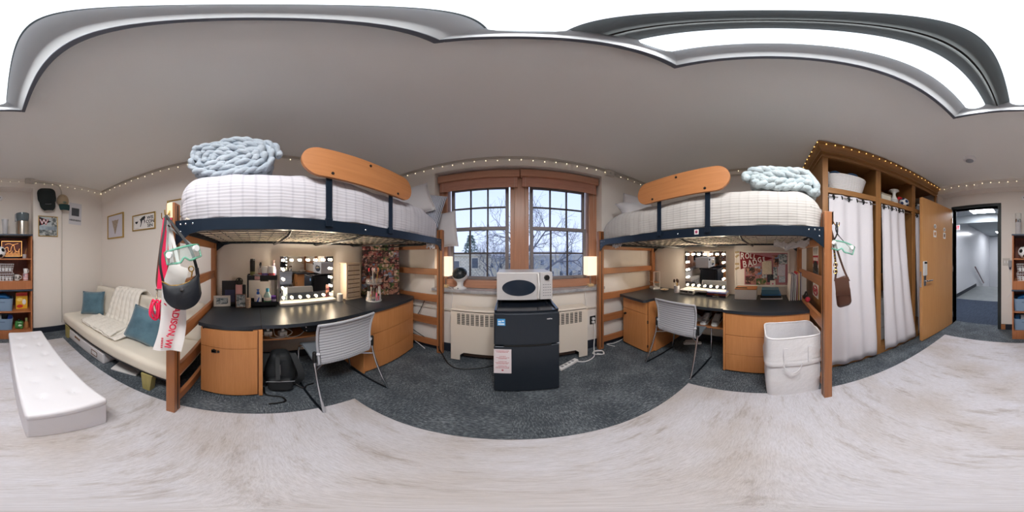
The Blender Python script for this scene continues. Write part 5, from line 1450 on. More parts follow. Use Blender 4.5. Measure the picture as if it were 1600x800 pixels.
MB().tube(smooth_path([(0, .02, .0), (0, .035, .06), (0, .01, .12), (0, -.045, .12), (0, -.075, .06), (0, -.08, 0)]), .017, 10).build('arch', M('toy_red', (206, 36, 48), .4), t)
MB().box(-.03, .03, -.10, .04, 0, .006, .002).build('base', BLK, t)
t = thing('ball', 'white and navy patterned ball on the middle wardrobe shelf', 'ball', (1.525, -1.68, 1.965))
MB().sphere((0, 0, .07), .07, 28, 16).build('shell', WHP, t)
q = MB()
for (a, e) in ((165, 5), (120, 40), (215, 35), (190, -45), (250, -10), (110, -20)):
    d_ = Vector((math.cos(R(a))*math.cos(R(e)), math.sin(R(a))*math.cos(R(e)), math.sin(R(e))))
    X = Matrix.Translation(Vector((0, 0, .07))+d_*.0685) @ d_.to_track_quat('Z', 'Y').to_matrix().to_4x4()
    q.xf(X).prism([(.026*math.cos(k*2*PI/5), .026*math.sin(k*2*PI/5)) for k in range(5)], 'z', 0, .0022)
q.build('patch', M('navy_patch', (34, 62, 104), .4), t)
t = thing('shoe_box', 'small cream box at the left of the middle wardrobe shelf', 'box', (1.56, -1.30, 1.965))
MB().box(-.10, .12, -.075, .075, 0, .07, .003).build('box', M('box_cream', (206, 200, 186), .6), t); MB().box(-.104, .124, -.079, .079, .07, .09, .003).build('lid', M('box_lid', (150, 140, 124), .6), t)
t = thing('hat', 'dark cap on the wardrobe shelf behind the vase', 'hat', (1.82, -1.55, 1.965))
MB().lathe([(.10, 0), (.10, .05), (.08, .12), (.03, .16), (0, .165)]).build('crown', BLK, t); MB().lathe([(.1, 0), (.15, .004), (.15, .01), (.1, .012)]).build('brim', BLK, t)
t = thing('figurine', 'dark curled ornament on the wardrobe shelf above the open door', 'ornament', (1.52, -1.91, 1.965))
MB().tube(smooth_path([(0, 0, .01), (0, .03, .05), (0, .01, .10), (0, -.03, .13), (0, -.05, .11), (0, -.03, .09)]), .014, 8).build('curl', M('ornament_dark', (60, 54, 44), .6), t)
MB().lathe([(.04, 0), (.045, .008), (.02, .014)]).build('base', GOLD, t)
t = thing('jar', 'pale jar on the wardrobe shelf beside the open door', 'jar', (1.52, -2.0, 1.965))
MB().lathe(cylp(.035, 0, .10)).build('body', CLR, t); MB().lathe(cylp(.036, .10, .12)).build('lid', WHP, t)
# posters on the wardrobe side, seen through the bed end
PR = M('poster_red', (180, 36, 60), .6); PG = M('poster_grey', (130, 140, 142), .6, var=(30, (60, 66, 70)))
t = thing('poster', 'red, black and white poster on the wardrobe side behind the bed ladder', 'poster', X=F((1.66, wy0+.001, 1.20), (0, 1, 0)))
MB().box(-.10, .10, -.17, .17, 0, .001).build('sheet', PAPER, t)
MB().box(-.095, .095, -.02, .075, .001, .002).build('red_block', PR, t)
MB().box(-.095, .095, -.165, -.05, .001, .002).build('grey_block', PG, t)
q = MB().sphere((0, -.035, .002), (.085, .055, .001), 20, 8)
for k in range(5): q.prism([(-.08+k*.035, .155), (-.06+k*.035, .16), (-.055+k*.03, .09), (-.06+k*.03, .085)], 'z', .001, .002)
q.build('black_shapes', BLK, t)
q = MB()
for k in range(5): q.box(-.08+k*.034, -.055+k*.034, .02, .055, .002, .0026)
q.build('white_marks', PAPER, t)
t = thing('poster', 'small white card with a crimson oval logo on the wardrobe side', 'poster', X=F((1.66, wy0+.001, .90), (0, 1, 0), R(-3)))
MB().box(-.105, .105, -.075, .075, 0, .001).build('sheet', PAPER, t)
q = MB()
for r_ in (1, .78):
    q.tube([(.078*r_*math.cos(a), .055*r_*math.sin(a), .002) for a in [2*PI*i/28 for i in range(28)]], .005*r_, 5, closed=True)
q.build('oval_ring', PR, t); lettering('GER', .05, PR, t, (0, 0, .0018), bold=.003)
t = thing('headphones', 'black and red headphones resting on the bed end rail', 'headphones', (1.60, -.382, .806))
MB().tube([(.0+.06*math.cos(a), 0, .02+.075*math.sin(a)) for a in [PI*i/12 for i in range(13)]], .008, 8).build('band', BLK, t)
for s_ in (-1, 1): MB().sphere((s_*.06, 0, .03), (.018, .025, .028), 14, 10).build('ear_cup', BLK if s_ > 0 else PR, t)

# ------------------------------------------------------------------ bookcase in the alcove
bx0, bx1, byf, byb = -.455, .165, -2.265, YB2+.005
def bookcase(label, z0, z1, shelves, kick):
    t = thing('bookcase', label, 'bookcase', ((bx0+bx1)/2, -2.44, z0))
    MB().box(bx0-.006, bx1+.006, byb, byf+.012, z1-.022, z1, .003).build('top', M('bookcase_top', (44, 58, 76), .4), t, world=True)
    MB().box(bx0, bx0+.02, byb, byf, z0, z1-.022).build('side_panel', SHELFW, t, world=True)
    MB().box(bx1-.02, bx1, byb, byf, z0, z1-.022).build('side_panel', SHELFW, t, world=True)
    MB().box(bx0+.02, bx1-.02, byb, byb+.012, z0, z1-.022).build('back_panel', wood('bookcase_back', (112, 62, 48), (134, 78, 62), 'z', .4), t, world=True)
    for z in shelves: MB().box(bx0+.02, bx1-.02, byb+.012, byf-.004, z-.018, z, .001).build('shelf', SHELFW, t, world=True)
    MB().box(bx0+.02, bx1-.02, byf-.02, byf-.002, z0, kick-.018).build('kick_board', SHELFW, t, world=True)
    return t
bookcase('lower wooden bookcase with two blue bins', .0, .792, (.46, .145), .145)
bookcase('upper wooden bookcase with the lit sign, stacked on the lower one', .794, 1.578, (1.235, .915), .915)
BT = 1.579
t = thing('canister', 'silver canister with a clear lid on top of the bookcase', 'canister', (-.335, -2.42, BT))
MB().lathe(cylp(.098, 0, .215, .006), n=32).build('body', M('brushed_steel', (196, 190, 180), .25, 1), t)
MB().lathe([(.092, .215), (.094, .24), (.101, .27), (.101, .335), (.092, .34), (0, .342)], n=32).build('lid', M('smoky_plastic', (90, 104, 112), .15, alpha=.8), t)
MB().box(.08, .115, -.02, .02, .215, .33, .006).build('clasp', GREYP, t)
def tumbler(label, x, y, h):
    t = thing('tumbler', label, 'cup', (x, y, BT), group=None)
    MB().lathe([(.034, 0), (.036, .004), (.05, h), (.047, h), (.034, .012), (0, .01)], n=24).build('body', M('clear_tumbler', (214, 216, 222), .1, alpha=.4), t)
    MB().lathe([(.0505, h-.01), (.052, h-.008), (.052, h), (.0505, h+.002)], n=24).build('rim', CLR, t)
    return t
tumbler('clear tumbler beside the silver canister on the bookcase', -.075, -2.40, .235)
t = thing('blender_cup', 'clear cup with a metal collar at the doorway end of the bookcase top', 'cup', (.085, -2.40, BT))
MB().lathe([(.042, 0), (.044, .004), (.044, .20), (.04, .2)], n=24).build('body', CLR, t)
MB().lathe([(.046, .19), (.048, .2), (.048, .235), (.044, .24)], n=24).build('collar', CHROME, t)
MB().lathe([(.044, .24), (.048, .25), (.048, .33), (0, .335)], n=24).build('lid', M('clear_lid', (206, 204, 200), .15, alpha=.7), t)
# LED sign
GLOW = M('led_warm_lit', (255, 200, 120), .4, emit=1.3)
t = thing('light_sign', 'small glowing amber line-drawing sign on the upper shelf', 'lit sign', X=F((-.175, -2.44, 1.235+.145), (.0, 1, 0)))
MB().box(-.16, .16, -.12, .12, 0, .005, .002).build('panel', M('sign_panel', (120, 70, 60), .15, alpha=.8), t)
MB().box(-.10, .10, -.145, -.12, -.02, .03, .003).build('stand', BLK, t)
q = MB().tube([(-.15, -.11, .008), (-.15, .11, .008), (.15, .11, .008), (.15, -.11, .008)], .0045, 6, closed=True)
q.tube(smooth_path([(-.12, -.06, .008), (-.10, .0, .008), (-.06, .02, .008), (-.05, -.03, .008), (-.02, -.04, .008), (0, .03, .008), (.03, .05, .008), (.05, -.02, .008), (.09, -.05, .008), (.12, .0, .008)]), .0018, 6)
q.tube([(-.13, -.085, .008), (.13, -.085, .008)], .0018, 6).tube(smooth_path([(-.1, .06, .008), (-.04, .075, .008), (.02, .06, .008), (.1, .08, .008)]), .0016, 6)
for k in range(14): q.tube([(-.12+k*.018, -.08, .008), (-.118+k*.018, -.05+.02*math.sin(k*2.1), .008)], .0014, 5)
q.build('glow_line', GLOW, t)
MB().tube([(.13, -.14, .01), (.14, .02, .02)], .004, 6).build('cord', BLK, t)
# soccer ball
sb = thing('soccer_ball', 'black and white soccer ball on the upper shelf', 'ball', (.0, -2.37, 1.2355))
SR = .088
MB().sphere((0, 0, SR), SR, 36, 22).build('shell', WHP, sb, angle=80)
g = (1+5**.5)/2; vv = [Vector(p).normalized() for p in ((0, 1, g), (0, -1, g), (0, 1, -g), (0, -1, -g), (1, g, 0), (-1, g, 0), (1, -g, 0), (-1, -g, 0), (g, 0, 1), (-g, 0, 1), (g, 0, -1), (-g, 0, -1))]
rotm = Matrix.Rotation(R(20), 3, 'X') @ Matrix.Rotation(R(10), 3, 'Y')
q = MB()
for d_ in vv:
    d_ = rotm @ d_; X = Matrix.Translation(Vector((0, 0, SR))) @ d_.to_track_quat('Z', 'Y').to_matrix().to_4x4()
    q.xf(X)
    vs_ = []; fs_ = []
    for j in range(4):
        for k in range(10):
            a = 2*PI*k/10; rr = .031*j/3*(1 if k % 2 == 0 else .86); vs_.append((rr*math.cos(a), rr*math.sin(a), math.sqrt(SR*SR-rr*rr)+.0008))
    for j in range(3):
        for k in range(10): fs_.append((j*10+k, j*10+(k+1) % 10, (j+1)*10+(k+1) % 10, (j+1)*10+k))
    q.add(vs_, fs_)
q.build('pentagon', BLK, sb, angle=80)
t = thing('glass_jar', 'small glass with a wooden stick at the right of the upper shelf', 'glass', (-.36, -2.38, 1.2355))
MB().lathe([(.028, 0), (.03, .06), (.028, .06), (.026, .006), (0, .005)]).build('glass', CLR, t); MB().tube([(0, 0, .01), (-.03, .01, .15)], .004, 6).build('stick', GOLD, t)
# stacked wire baskets with pods
WR = M('wire_white', (226, 226, 230), .4)
for i, (z, dy) in enumerate(((.9155, 0), (1.05, 0))):
    t = thing('wire_basket', ['lower', 'upper'][i]+' white wire basket of coffee pods on the bookcase shelf', 'basket', (-.045, -2.40, z))
    q = MB(); a, b, c, d, h = -.13, .13, -.11, .11, .10
    for k in range(4):
        zz = .004+h*k/3; e = .02*k/3
        q.tube([(a-e, c, zz), (b+e, c, zz), (b+e, d+e, zz), (a-e, d+e, zz)], .0028, 5, closed=True)
    for k in range(9):
        xx = a+(b-a)*k/8; q.tube([(xx, d, .004), (xx*1.1, d+.02, h)], .0022, 5); q.tube([(xx, c, .004), (xx, d, .004)], .0022, 5); q.tube([(xx, c, .004), (xx, c, h)], .0022, 5)
    if i == 1: 
        for xx in (a, b): q.tube([(xx, d-.02, 0), (xx*1.05, d-.02, -.036+.004)], .003, 5)
    q.build('wire', WR, t)
    for r_ in range(2):
        for k in range(5):
            if 'pod_me' not in globals():
                o = MB().lathe([(.015, 0), (.021, .04), (.023, .042), (.023, .044), (0, .0445)], n=14).build('coffee_pod', WHP); pod_me = o.data
            else:
                o = bpy.data.objects.new('coffee_pod', pod_me); COL.objects.link(o)
            o.location = (-.045-.10+k*.05, -2.31-.055*r_, z+.008)
            tag(o, 'white coffee pod in the %s wire basket' % ['lower', 'upper'][i], 'coffee pod', 'white coffee pods in the %s wire basket' % ['lower', 'upper'][i])
def mug(label, x, y, c, z=.9155, band=None):
    t = thing('mug', label, 'mug', (x, y, z))
    MB().lathe([(.032, 0), (.038, .004), (.039, .085), (.036, .085), (.034, .01), (0, .008)], n=24).build('cup', M('mug_%d_%d_%d' % c, c, .4), t)
    MB().tube([(-.038, 0, .07), (-.062, 0, .062), (-.065, 0, .035), (-.040, 0, .02)], .005, 8).build('handle', M('mug_%d_%d_%d' % c, c, .4), t)
    if band: MB().lathe(cylp(.0395, .02, .065, .001), n=24).build('print', band, t)
    return t
mug('patterned black and white mug at the middle of the shelf', -.245, -2.33, (206, 200, 196), band=M('mug_print', (206, 200, 196), .4, var=(70, (30, 28, 30), .03)))
mug('black mug stacked behind the patterned mug', -.235, -2.43, (30, 34, 34))
t = thing('mug', 'tall mug with red stripes and a blue corner at the shelf end', 'mug', (-.37, -2.34, .9155))
MB().lathe([(.036, 0), (.04, .004), (.04, .10), (.036, .1), (.034, .01), (0, .008)], n=24).build('cup', WHP, t)
q = MB()
for k in range(4): q.lathe(cylp(.0406, .012+k*.024, .023+k*.024, .0008), n=24)
q.build('red_stripe', PR, t)
MB().box(.012, .030, .028, .034, .058, .098, .002).build('blue_canton', M('canton_blue', (50, 60, 110), .4), t)
t = thing('cup', 'pale cup stacked on the striped mug', 'cup', (-.37, -2.34, 1.0165))
MB().lathe([(.026, 0), (.034, .07), (.031, .07), (.024, .006), (0, .005)], n=24).build('cup', WHP, t); MB().tube([(-.030, 0, .055), (-.048, 0, .045), (-.046, 0, .02), (-.028, 0, .015)], .004, 6).build('handle', WHP, t)
# bins
BIN = M('bin_blue', (122, 146, 172), .45)
for i, (z, lab, cc) in enumerate(((.4605, 'blue plastic bin with blue cloth on the middle shelf', (20, 92, 150)), (.1455, 'blue plastic bin with packets on the bottom shelf', (40, 60, 90)))):
    t = thing('storage_bin', lab, 'bin', (-.02, -2.40, z))
    def bn(u, v, o=0):
        a = 2*PI*u; c, s_ = math.cos(a), math.sin(a); n_ = 6; k = (abs(c)**n_+abs(s_)**n_)**(-1/n_); e = .93+.07*v
        return ((.168-o)*k*c*e, (.115-o)*k*s_*e, .002+.185*v)
    MB().grid(lambda u, v: bn(u, v), 48, 6, cu=True).grid(lambda u, v: bn(u, v, .005), 48, 6, cu=True).box(-.15, .15, -.10, .10, .001, .005).build('tub', BIN, t, angle=80)
    MB().tube([bn(k/48, 1, .0025) for k in range(48)], .005, 6, closed=True).build('rim', BIN, t, angle=80)
    MB().box(.05-.1, .05, .105, .118, .135, .15, .004).build('hand_grip', M('bin_grip', (96, 118, 144), .5), t)
t = thing('folded_cloth', 'rolled blue cloth inside the upper bin', 'cloth', (-.02, -2.40, .475))
MB().tube(smooth_path([(-.11, .04, .14), (-.06, .05, .185), (.02, .05, .19), (.10, .03, .16)]), .028, 10).tube(smooth_path([(-.12, -.03, .15), (-.03, -.04, .20), (.09, -.03, .17)]), .03, 10).tube(smooth_path([(-.10, 0, .10), (.10, 0, .10)]), .06, 10).build('roll', M('cloth_blue', (24, 84, 136), .9, bump=(30, .4)), t, angle=80)
MB().tube([(.02, .078, .17), (.05, .078, .16)], .006, 6).build('hem', M('cloth_hem', (90, 60, 160), .9), t)
for i, (c, nm) in enumerate((((40, 70, 160), 'blue'), ((24, 26, 30), 'black'), ((190, 196, 206), 'silver'), ((36, 90, 140), 'teal'))):
    t = thing('snack_packet', '%s packet sticking out of the lower bin' % nm, 'packet', X=Matrix.Translation((-.13+i*.07, -2.39, .24)) @ Matrix.Rotation(R(-12+i*7), 4, 'Y'))
    MB().rbox(-.034, .034, -.012, .012, 0, .125, .011, (4, 1, 6), lambda p, i=i: (p.x, p.y*(1-.7*abs(p.z-.06)/.065), p.z)).build('wrapper', M('packet_%d' % i, c, .3), t, angle=80)
    MB().box(-.033, .033, -.002, .002, .118, .128).build('crimp', M('packet_%d' % i, c, .3), t)
t = thing('cereal_box', 'yellow and red snack box standing beside the upper bin', 'box', X=Matrix.Translation((-.32, -2.42, .461)) @ Matrix.Rotation(R(4), 4, 'Z'))
MB().box(-.088, .088, -.03, .03, 0, .262, .002).build('carton', M('carton_yellow', (228, 176, 50), .5), t)
MB().box(-.087, .087, .03, .0315, .205, .26).build('red_band', M('carton_red', (200, 56, 40), .5), t)
MB().sphere((.03, .031, .045), (.05, .002, .028), 16, 6).build('bowl_print', M('carton_red', (200, 56, 40), .5), t)
MB().sphere((-.035, .031, .11), (.03, .002, .045), 16, 6).build('white_print', PAPER, t)
MB().sphere((.03, .031, .15), (.045, .002, .03), 16, 6).build('pale_print', M('carton_pale', (240, 206, 110), .5), t)
t = thing('snack_bag', 'green crumpled snack bag beside the lower bin', 'bag', (-.275, -2.34, .146))
MB().rbox(-.06, .06, -.035, .035, 0, .135, .03, (6, 3, 6), lambda p: Vector(p)+Vector((.008*noise.noise(p*30), .012*noise.noise(p*25+Vector((3, 0, 0))), 0))).build('bag', M('bag_green', (70, 140, 66), .3, var=(25, (40, 100, 50))), t, angle=60)
MB().sphere((-.01, .036, .07), (.028, .006, .02), 12, 6).build('pale_print', M('pale_green', (206, 226, 196), .4), t)
MB().lathe([(.015, .13), (.03, .155), (.02, .165), (0, .167)]).build('tie_top', BLK, t)
t = thing('honey_jar', 'amber bottle at the end of the bottom shelf', 'bottle', (-.385, -2.36, .146))
MB().lathe([(.03, 0), (.034, .005), (.034, .08), (.018, .12)]).build('body', M('amber_jar', (166, 112, 66), .3), t); MB().lathe([(.019, .12), (.02, .15), (.016, .17), (0, .172)]).build('cap', M('olive_cap', (150, 150, 100), .5), t)
# switch plate on the wall between door and bookcase
t = thing('light_switch', 'light switch plate with a clipped grey phone between door and bookcase', 'switch', X=F((.285, YB2+.001, 1.175), (0, 1, 0)))
MB().box(-.06, .06, -.06, .06, 0, .008, .003).build('plate', M('switch_plate', (200, 196, 190), .4), t)
for xx in (-.025, .02): MB().box(xx-.01, xx+.01, -.022, .022, .008, .014, .003).build('rocker', WHP, t)
t = thing('wall_dispenser', 'grey clip-on charger plugged below the switch plate', 'charger', X=F((.225, YB2+.001, 1.14), (0, 1, 0)))
MB().box(-.025, .03, -.05, .06, 0, .03, .006).build('body', GREYP, t); MB().box(-.015, .02, -.085, -.045, .005, .03, .008).build('dark_clip', M('clip_navy', (40, 40, 70), .4), t)
MB().tube(smooth_path([(.0, -.08, .015), (-.01, -.2, .006), (.03, -.4, .006), (.0, -.5, .006), (-.04, -.55, .006)]), .0035, 6).build('cord', WHP, t)

# ------------------------------------------------------------------ rug
struct_ = tag(MB().box(-.868, 1.125, -2.13, .60, .0005, .012, .004).build('area_rug', RUG), 'large pale grey streaked rug covering the middle of the carpet', 'rug')

# ------------------------------------------------------------------ tufted bench
LEA = M('white_leatherette', (226, 226, 232), .38, bump=(35, .12))
bn_ = thing('tufted_bench', 'long low white tufted storage bench on the rug', 'bench', (-.285, -1.215, .012))
h = (.185, .605)
MB().box(-h[0], h[0], -h[1], h[1], 0, .275, .008).build('base_box', LEA, bn_)
tb = [(sx_*.085, y) for y in (-.45, -.27, -.09, .09, .27, .45) for sx_ in (-1, 1)]
def tuft(p):
    if p.z > .31:
        d = 0
        for (a, b) in tb:
            r2 = (p.x-a)**2+(p.y-b)**2; d += .016*math.exp(-r2/.0006)+.006*math.exp(-r2/.006)
        return (p.x, p.y, p.z-d+.004*noise.noise(p*6))
    return p
MB().rbox(-h[0]-.006, h[0]+.006, -h[1]-.006, h[1]+.006, .272, .335, .022, (22, 64, 2), tuft).build('lid_cushion', LEA, bn_, angle=80)
q = MB()
for (a, b) in tb: q.sphere((a, b, .316), (.007, .007, .003), 10, 6)
q.each('tuft_button', LEA, bn_)

# ------------------------------------------------------------------ futon
FUT = M('futon_cream', (226, 219, 206), .6, bump=(14, .18))
ft = thing('futon', 'cream tufted futon along the left wall, partly behind the loft bed', 'sofa', (-1.33, -1.36, 0))
y0, y1 = -2.27, -.50
def seatd(p):
    d = 0
    if p.z > .33:
        for a in (-1.42, -1.16):
            for k in range(6):
                b = y0+.16+k*.295; r2 = (p.x-a)**2+(p.y-b)**2; d += .026*math.exp(-r2/.0012)+.014*math.exp(-r2/.012)
    return (p.x, p.y, p.z-d+.006*noise.noise(p*4))
MB().rbox(-1.58, -.915, y0, y1, .225, .385, .05, (20, 54, 2), seatd).build('seat_cushion', FUT, ft, angle=80, world=True)
bx = Matrix.Translation((-1.50, 0, .36)) @ Matrix.Rotation(R(-13), 4, 'Y')
def backd(p):
    d = 0
    if p.x > .04:
        for z_ in (.12, .29):
            for k in range(6):
                b = y0+.16+k*.295; r2 = (p.z-z_)**2+(p.y-b)**2; d += .026*math.exp(-r2/.0012)+.014*math.exp(-r2/.012)
    return (p.x-d+.006*noise.noise(p*4), p.y, p.z)
q = MB(); q.xf(bx).rbox(-.075, .075, y0, -1.40, .0, .42, .05, (2, 26, 14), backd).rbox(-.075, .075, -1.39, y1, .0, .42, .05, (2, 26, 14), backd)
q.build('backrest', FUT, ft, angle=80, world=True)
FL = wood('futon_leg_wood', (150, 140, 84), (176, 164, 104), 'z')
for (xx, yy) in ((-.955, -.74), (-.955, -2.14), (-1.5, -.74), (-1.5, -2.14)):
    MB().prism([(yy-.05, .21), (yy+.05, .21), (yy+.032, 0), (yy-.032, 0)], 'x', xx-.03, xx+.03).build('leg', FL, ft, world=True)
MB().box(-1.52, -.94, y0+.04, y1-.04, .205, .228, .002).build('frame', BLACKM, ft, world=True)
VEL = M('blue_velvet', (64, 98, 116), .75, sheen=.6, bump=(50, .25), var=(8, (84, 120, 136)))
cushion('blue velvet cushion at the back-wall end of the futon', (-1.30, -2.03, .555), (.80, .50, .30), .36, .36, .12, VEL, R(4), 11, name='throw_pillow')
cushion('blue velvet cushion on the futon next to the hanging tote', (-1.22, -.99, .55), (.85, .15, .40), .38, .38, .12, VEL, R(-8), 12, name='throw_pillow')
# cable-knit throw: hangs over the backrest and folds on the seat
TH = M('cable_knit_white', (232, 228, 220), .9, bump=(70, .5))
tp = smooth_path([(-1.71, 0, .62), (-1.665, 0, .775), (-1.60, 0, .815), (-1.50, 0, .79), (-1.42, 0, .60), (-1.35, 0, .43), (-1.25, 0, .408), (-1.1, 0, .402), (-.985, 0, .398)], 8)
def thr(u, v):
    i = u*(len(tp)-1); a = int(i); p = tp[a].lerp(tp[min(a+1, len(tp)-1)], i-a)
    ya = -1.74+.03*math.sin(u*9)-.16*max(0, u-.55)*1.0; yb = -1.20-.09*math.sin(u*5)-.12*max(0, u-.6)
    y = ya+(yb-ya)*v
    cab = .010*abs(math.sin(v*PI*7))*abs(math.sin(u*60+math.sin(v*PI*7)*2)) + .008*abs(math.sin(v*PI*7))
    return (p.x+cab*.8+.012*noise.noise(Vector((u*5, v*4, 2))), y+.01*noise.noise(Vector((u*8, v*3, 5))), p.z+cab+.012*noise.noise(Vector((u*6, v*6, 1))))
th = thing('throw_blanket', 'white cable-knit throw draped over the middle of the futon', 'blanket', (-1.3, -1.5, .4))
MB().slab(lambda u, v: wmat(th).inverted() @ Vector(thr(u, v)), 110, 60, .014).build('knit', TH, th, angle=180)
MB().slab(lambda u, v: wmat(th).inverted() @ Vector((-1.30+.31*u+.012*math.sin(v*8), -1.86+.58*v+.05*u, .432+.010*abs(math.sin(v*PI*7))*abs(math.sin(u*26))+.012*noise.noise(Vector((u*4, v*6, 9)))-.012*max(0, u-.85)*8)), 30, 60, .016).build('folded_end', TH, th, angle=180)
# storage under the futon
t = thing('storage_box', 'white under-bed storage box with leather handle beneath the futon', 'box', (-1.22, -1.72, 0))
MB().rbox(-.24, .265, -.42, .42, .002, .165, .02, (6, 12, 3)).build('box', M('storage_canvas', (216, 214, 216), .8), t, angle=60)
MB().box(.262, .272, -.19, -.08, .105, .125, .003).box(.262, .274, -.20, -.185, .10, .13, .003).box(.262, .274, -.085, -.07, .10, .13, .003).build('leather_handle', M('leather_brown', (112, 76, 44), .5), t)
q = MB()
for (a, b, c, d) in ((.20, .31, .05, .056), (.20, .31, .115, .121), (.20, .206, .05, .12), (.304, .31, .05, .12)): q.box(.264, .269, a, b, c, d)
q.build('label_frame', M('leather_brown', (112, 76, 44), .5), t)
t = thing('folder', 'white paper folder lying on the carpet under the futon', 'folder', (-1.09, -1.09, 0), R(18))
MB().box(-.12, .10, -.13, .13, .001, .018, .002).build('cover', PAPER, t); MB().box(-.115, .095, -.125, .125, .004, .014).build('pages', M('pages', (228, 222, 208)), t)
t = thing('laptop_case', 'dark flat case pushed under the futon', 'case', (-1.30, -1.05, 0), R(8))
MB().rbox(-.16, .14, -.16, .16, .001, .05, .02, (4, 4, 1)).build('case', M('case_dark', (40, 42, 50), .6), t, angle=60); MB().box(.135, .143, -.12, .12, .024, .028).build('zipper', GREYP, t)

# ------------------------------------------------------------------ pictures on left and back walls
xa = XL+.0015
t = frame('picture_frame', 'square gold frame with a dried-flower cone picture above the futon', F((xa, -2.03, 1.765), (1, 0, 0)), .40, .41, .02, GOLD, M('art_pale', (206, 204, 214), .5), depth=.02)
q = MB().prism([(-.085, .11), (-.05, .095), (0, .105), (.05, .095), (.085, .11), (.005, -.135), (-.005, -.135)], 'z', .010, .0115); q.build('cone_print', M('cone_print', (178, 164, 148), .7, var=(60, (150, 132, 118))), t)
t = frame('picture_frame', 'gold frame with black animal prints and WISCONSIN lettering above the futon', F((xa, -1.435, 1.75), (1, 0, 0)), .41, .235, .016, GOLD, PAPER, depth=.018)
INK = M('ink_black', (30, 36, 44), .6)
for i, wd__ in enumerate(('WIS', 'CON', 'SIN')):
    lettering(wd__, .062, INK, t, (.115, .05-i*.055, .0095), bold=.0015)
q = MB()
q.box(-.175, -.085, .085, .087, .009, .0098).box(-.175, -.085, -.087, -.085, .009, .0098).box(-.176, -.174, -.087, .087, .009, .0098)
q.prism([(-.155, .005), (-.14, .02), (-.11, .015), (-.095, .03), (-.10, .0), (-.125, -.02), (-.14, -.01)], 'z', .009, .0098)
q.prism([(-.075, .06), (-.06, .04), (-.02, .07), (.03, .085), (.035, .05), (.02, .04), (.03, -.0), (.02, -.03), (.01, .03), (-.02, .02), (-.03, -.02), (-.05, -.07), (-.06, -.065), (-.045, -.02), (-.05, .015)], 'z', .009, .0098)
q.build('animal_prints', INK, t)
frame('picture_frame', 'gold frame mostly hidden behind the hook end of the loft bed post', F((xa, -.90, 1.86), (1, 0, 0)), .30, .24, .016, GOLD, PAPER, depth=.018)
yb_ = YB+.0015
t = frame('picture_frame', 'gold framed pennant photo with a big W on the back wall', F((-.735, yb_, 1.735), (0, 1, 0)), .315, .325, .012, GOLD, PHG, depth=.014)
MB().box(-.147, .147, -.06, .0, .0075, .0085).build('pale_band', M('lake_pale', (170, 184, 196), .5, var=(12, (130, 144, 156))), t)
MB().box(-.147, .055, .0, .147, .0075, .0083).build('sky_print', M('sky_print', (184, 192, 196), .5), t)
MB().prism([(-.147, .145), (.05, .075), (-.147, .0)], 'z', .0085, .0095).build('pennant_print', M('pennant_black', (22, 28, 34), .5), t)
lettering('W', .115, M('w_red', (170, 36, 52), .5), t, (-.070, .066, .0098), bold=.006, sx=1.15)
lettering('W', .105, M('w_white', (226, 226, 230), .5), t, (-.070, .068, .0108), bold=.001, sx=1.2)
t = thing('poster', 'white paper poster with a black block and one word, right on the back wall', 'poster', X=F((-1.205, yb_, 1.985), (0, 1, 0), R(-2)))
MB().box(-.115, .115, -.19, .19, 0, .001).build('sheet', M('poster_paper', (206, 206, 212), .6), t)
MB().box(-.07, .07, -.04, .10, .001, .0016).build('plain_block', M('ink_grey', (70, 74, 80), .6), t)
lettering('HEISENBERG', .038, INK, t, (0, -.115, .0016), bold=.001)
# hats
HT_ = M('hat_black', (26, 34, 34), .9, bump=(90, .3))
t = thing('cap', 'large black cap hanging on the back wall', 'hat', X=F((-.70, YB+.001, 2.17), (0, 1, 0), R(6)))
MB().rbox(-.145, .145, -.10, .18, -.0, .12, .085, (6, 6, 3), lambda p: (p.x*(1-.12*max(0, -p.y)/.1), p.y, p.z)).build('crown', HT_, t, angle=80)
MB().slab(lambda u, v: ((u*2-1)*.125*(1-.25*v**3)*math.sqrt(max(0.0, 1-(v*.85)**4)), -.06-.14*v+.0, .055+.028*(1-(u*2-1)**2)+.02*v), 14, 8, .005).build('brim', HT_, t, angle=80)
MB().tube([(-.05, -.095, .092), (0, -.10, .094), (.05, -.095, .092)], .002, 6).build('stitched_logo', GREYP, t)
t = thing('cap', 'tan baseball cap with a dark green brim hanging on the back wall', 'hat', X=F((-.97, YB+.028, 2.14), (0, 1, 0), R(2)))
MB().sphere((0, .035, .0), (.098, .115, .085), 24, 14).build('crown', M('hat_tan', (170, 150, 124), .9), t, angle=80)
MB().slab(lambda u, v: ((u*2-1)*.09*(1-.2*v**3), -.045-.10*v, .055+.03*(1-(u*2-1)**2)+.012*v), 14, 8, .005).build('brim', M('hat_green', (32, 62, 62), .9), t, angle=80)
MB().sphere((0, -.01, .075), (.032, .018, .012), 14, 8).build('front_patch', M('patch_green', (110, 120, 104), .8), t)
MB().sphere((0, .09, .07), (.007, .007, .005), 8, 6).build('top_button', M('hat_green', (32, 62, 62), .9), t)

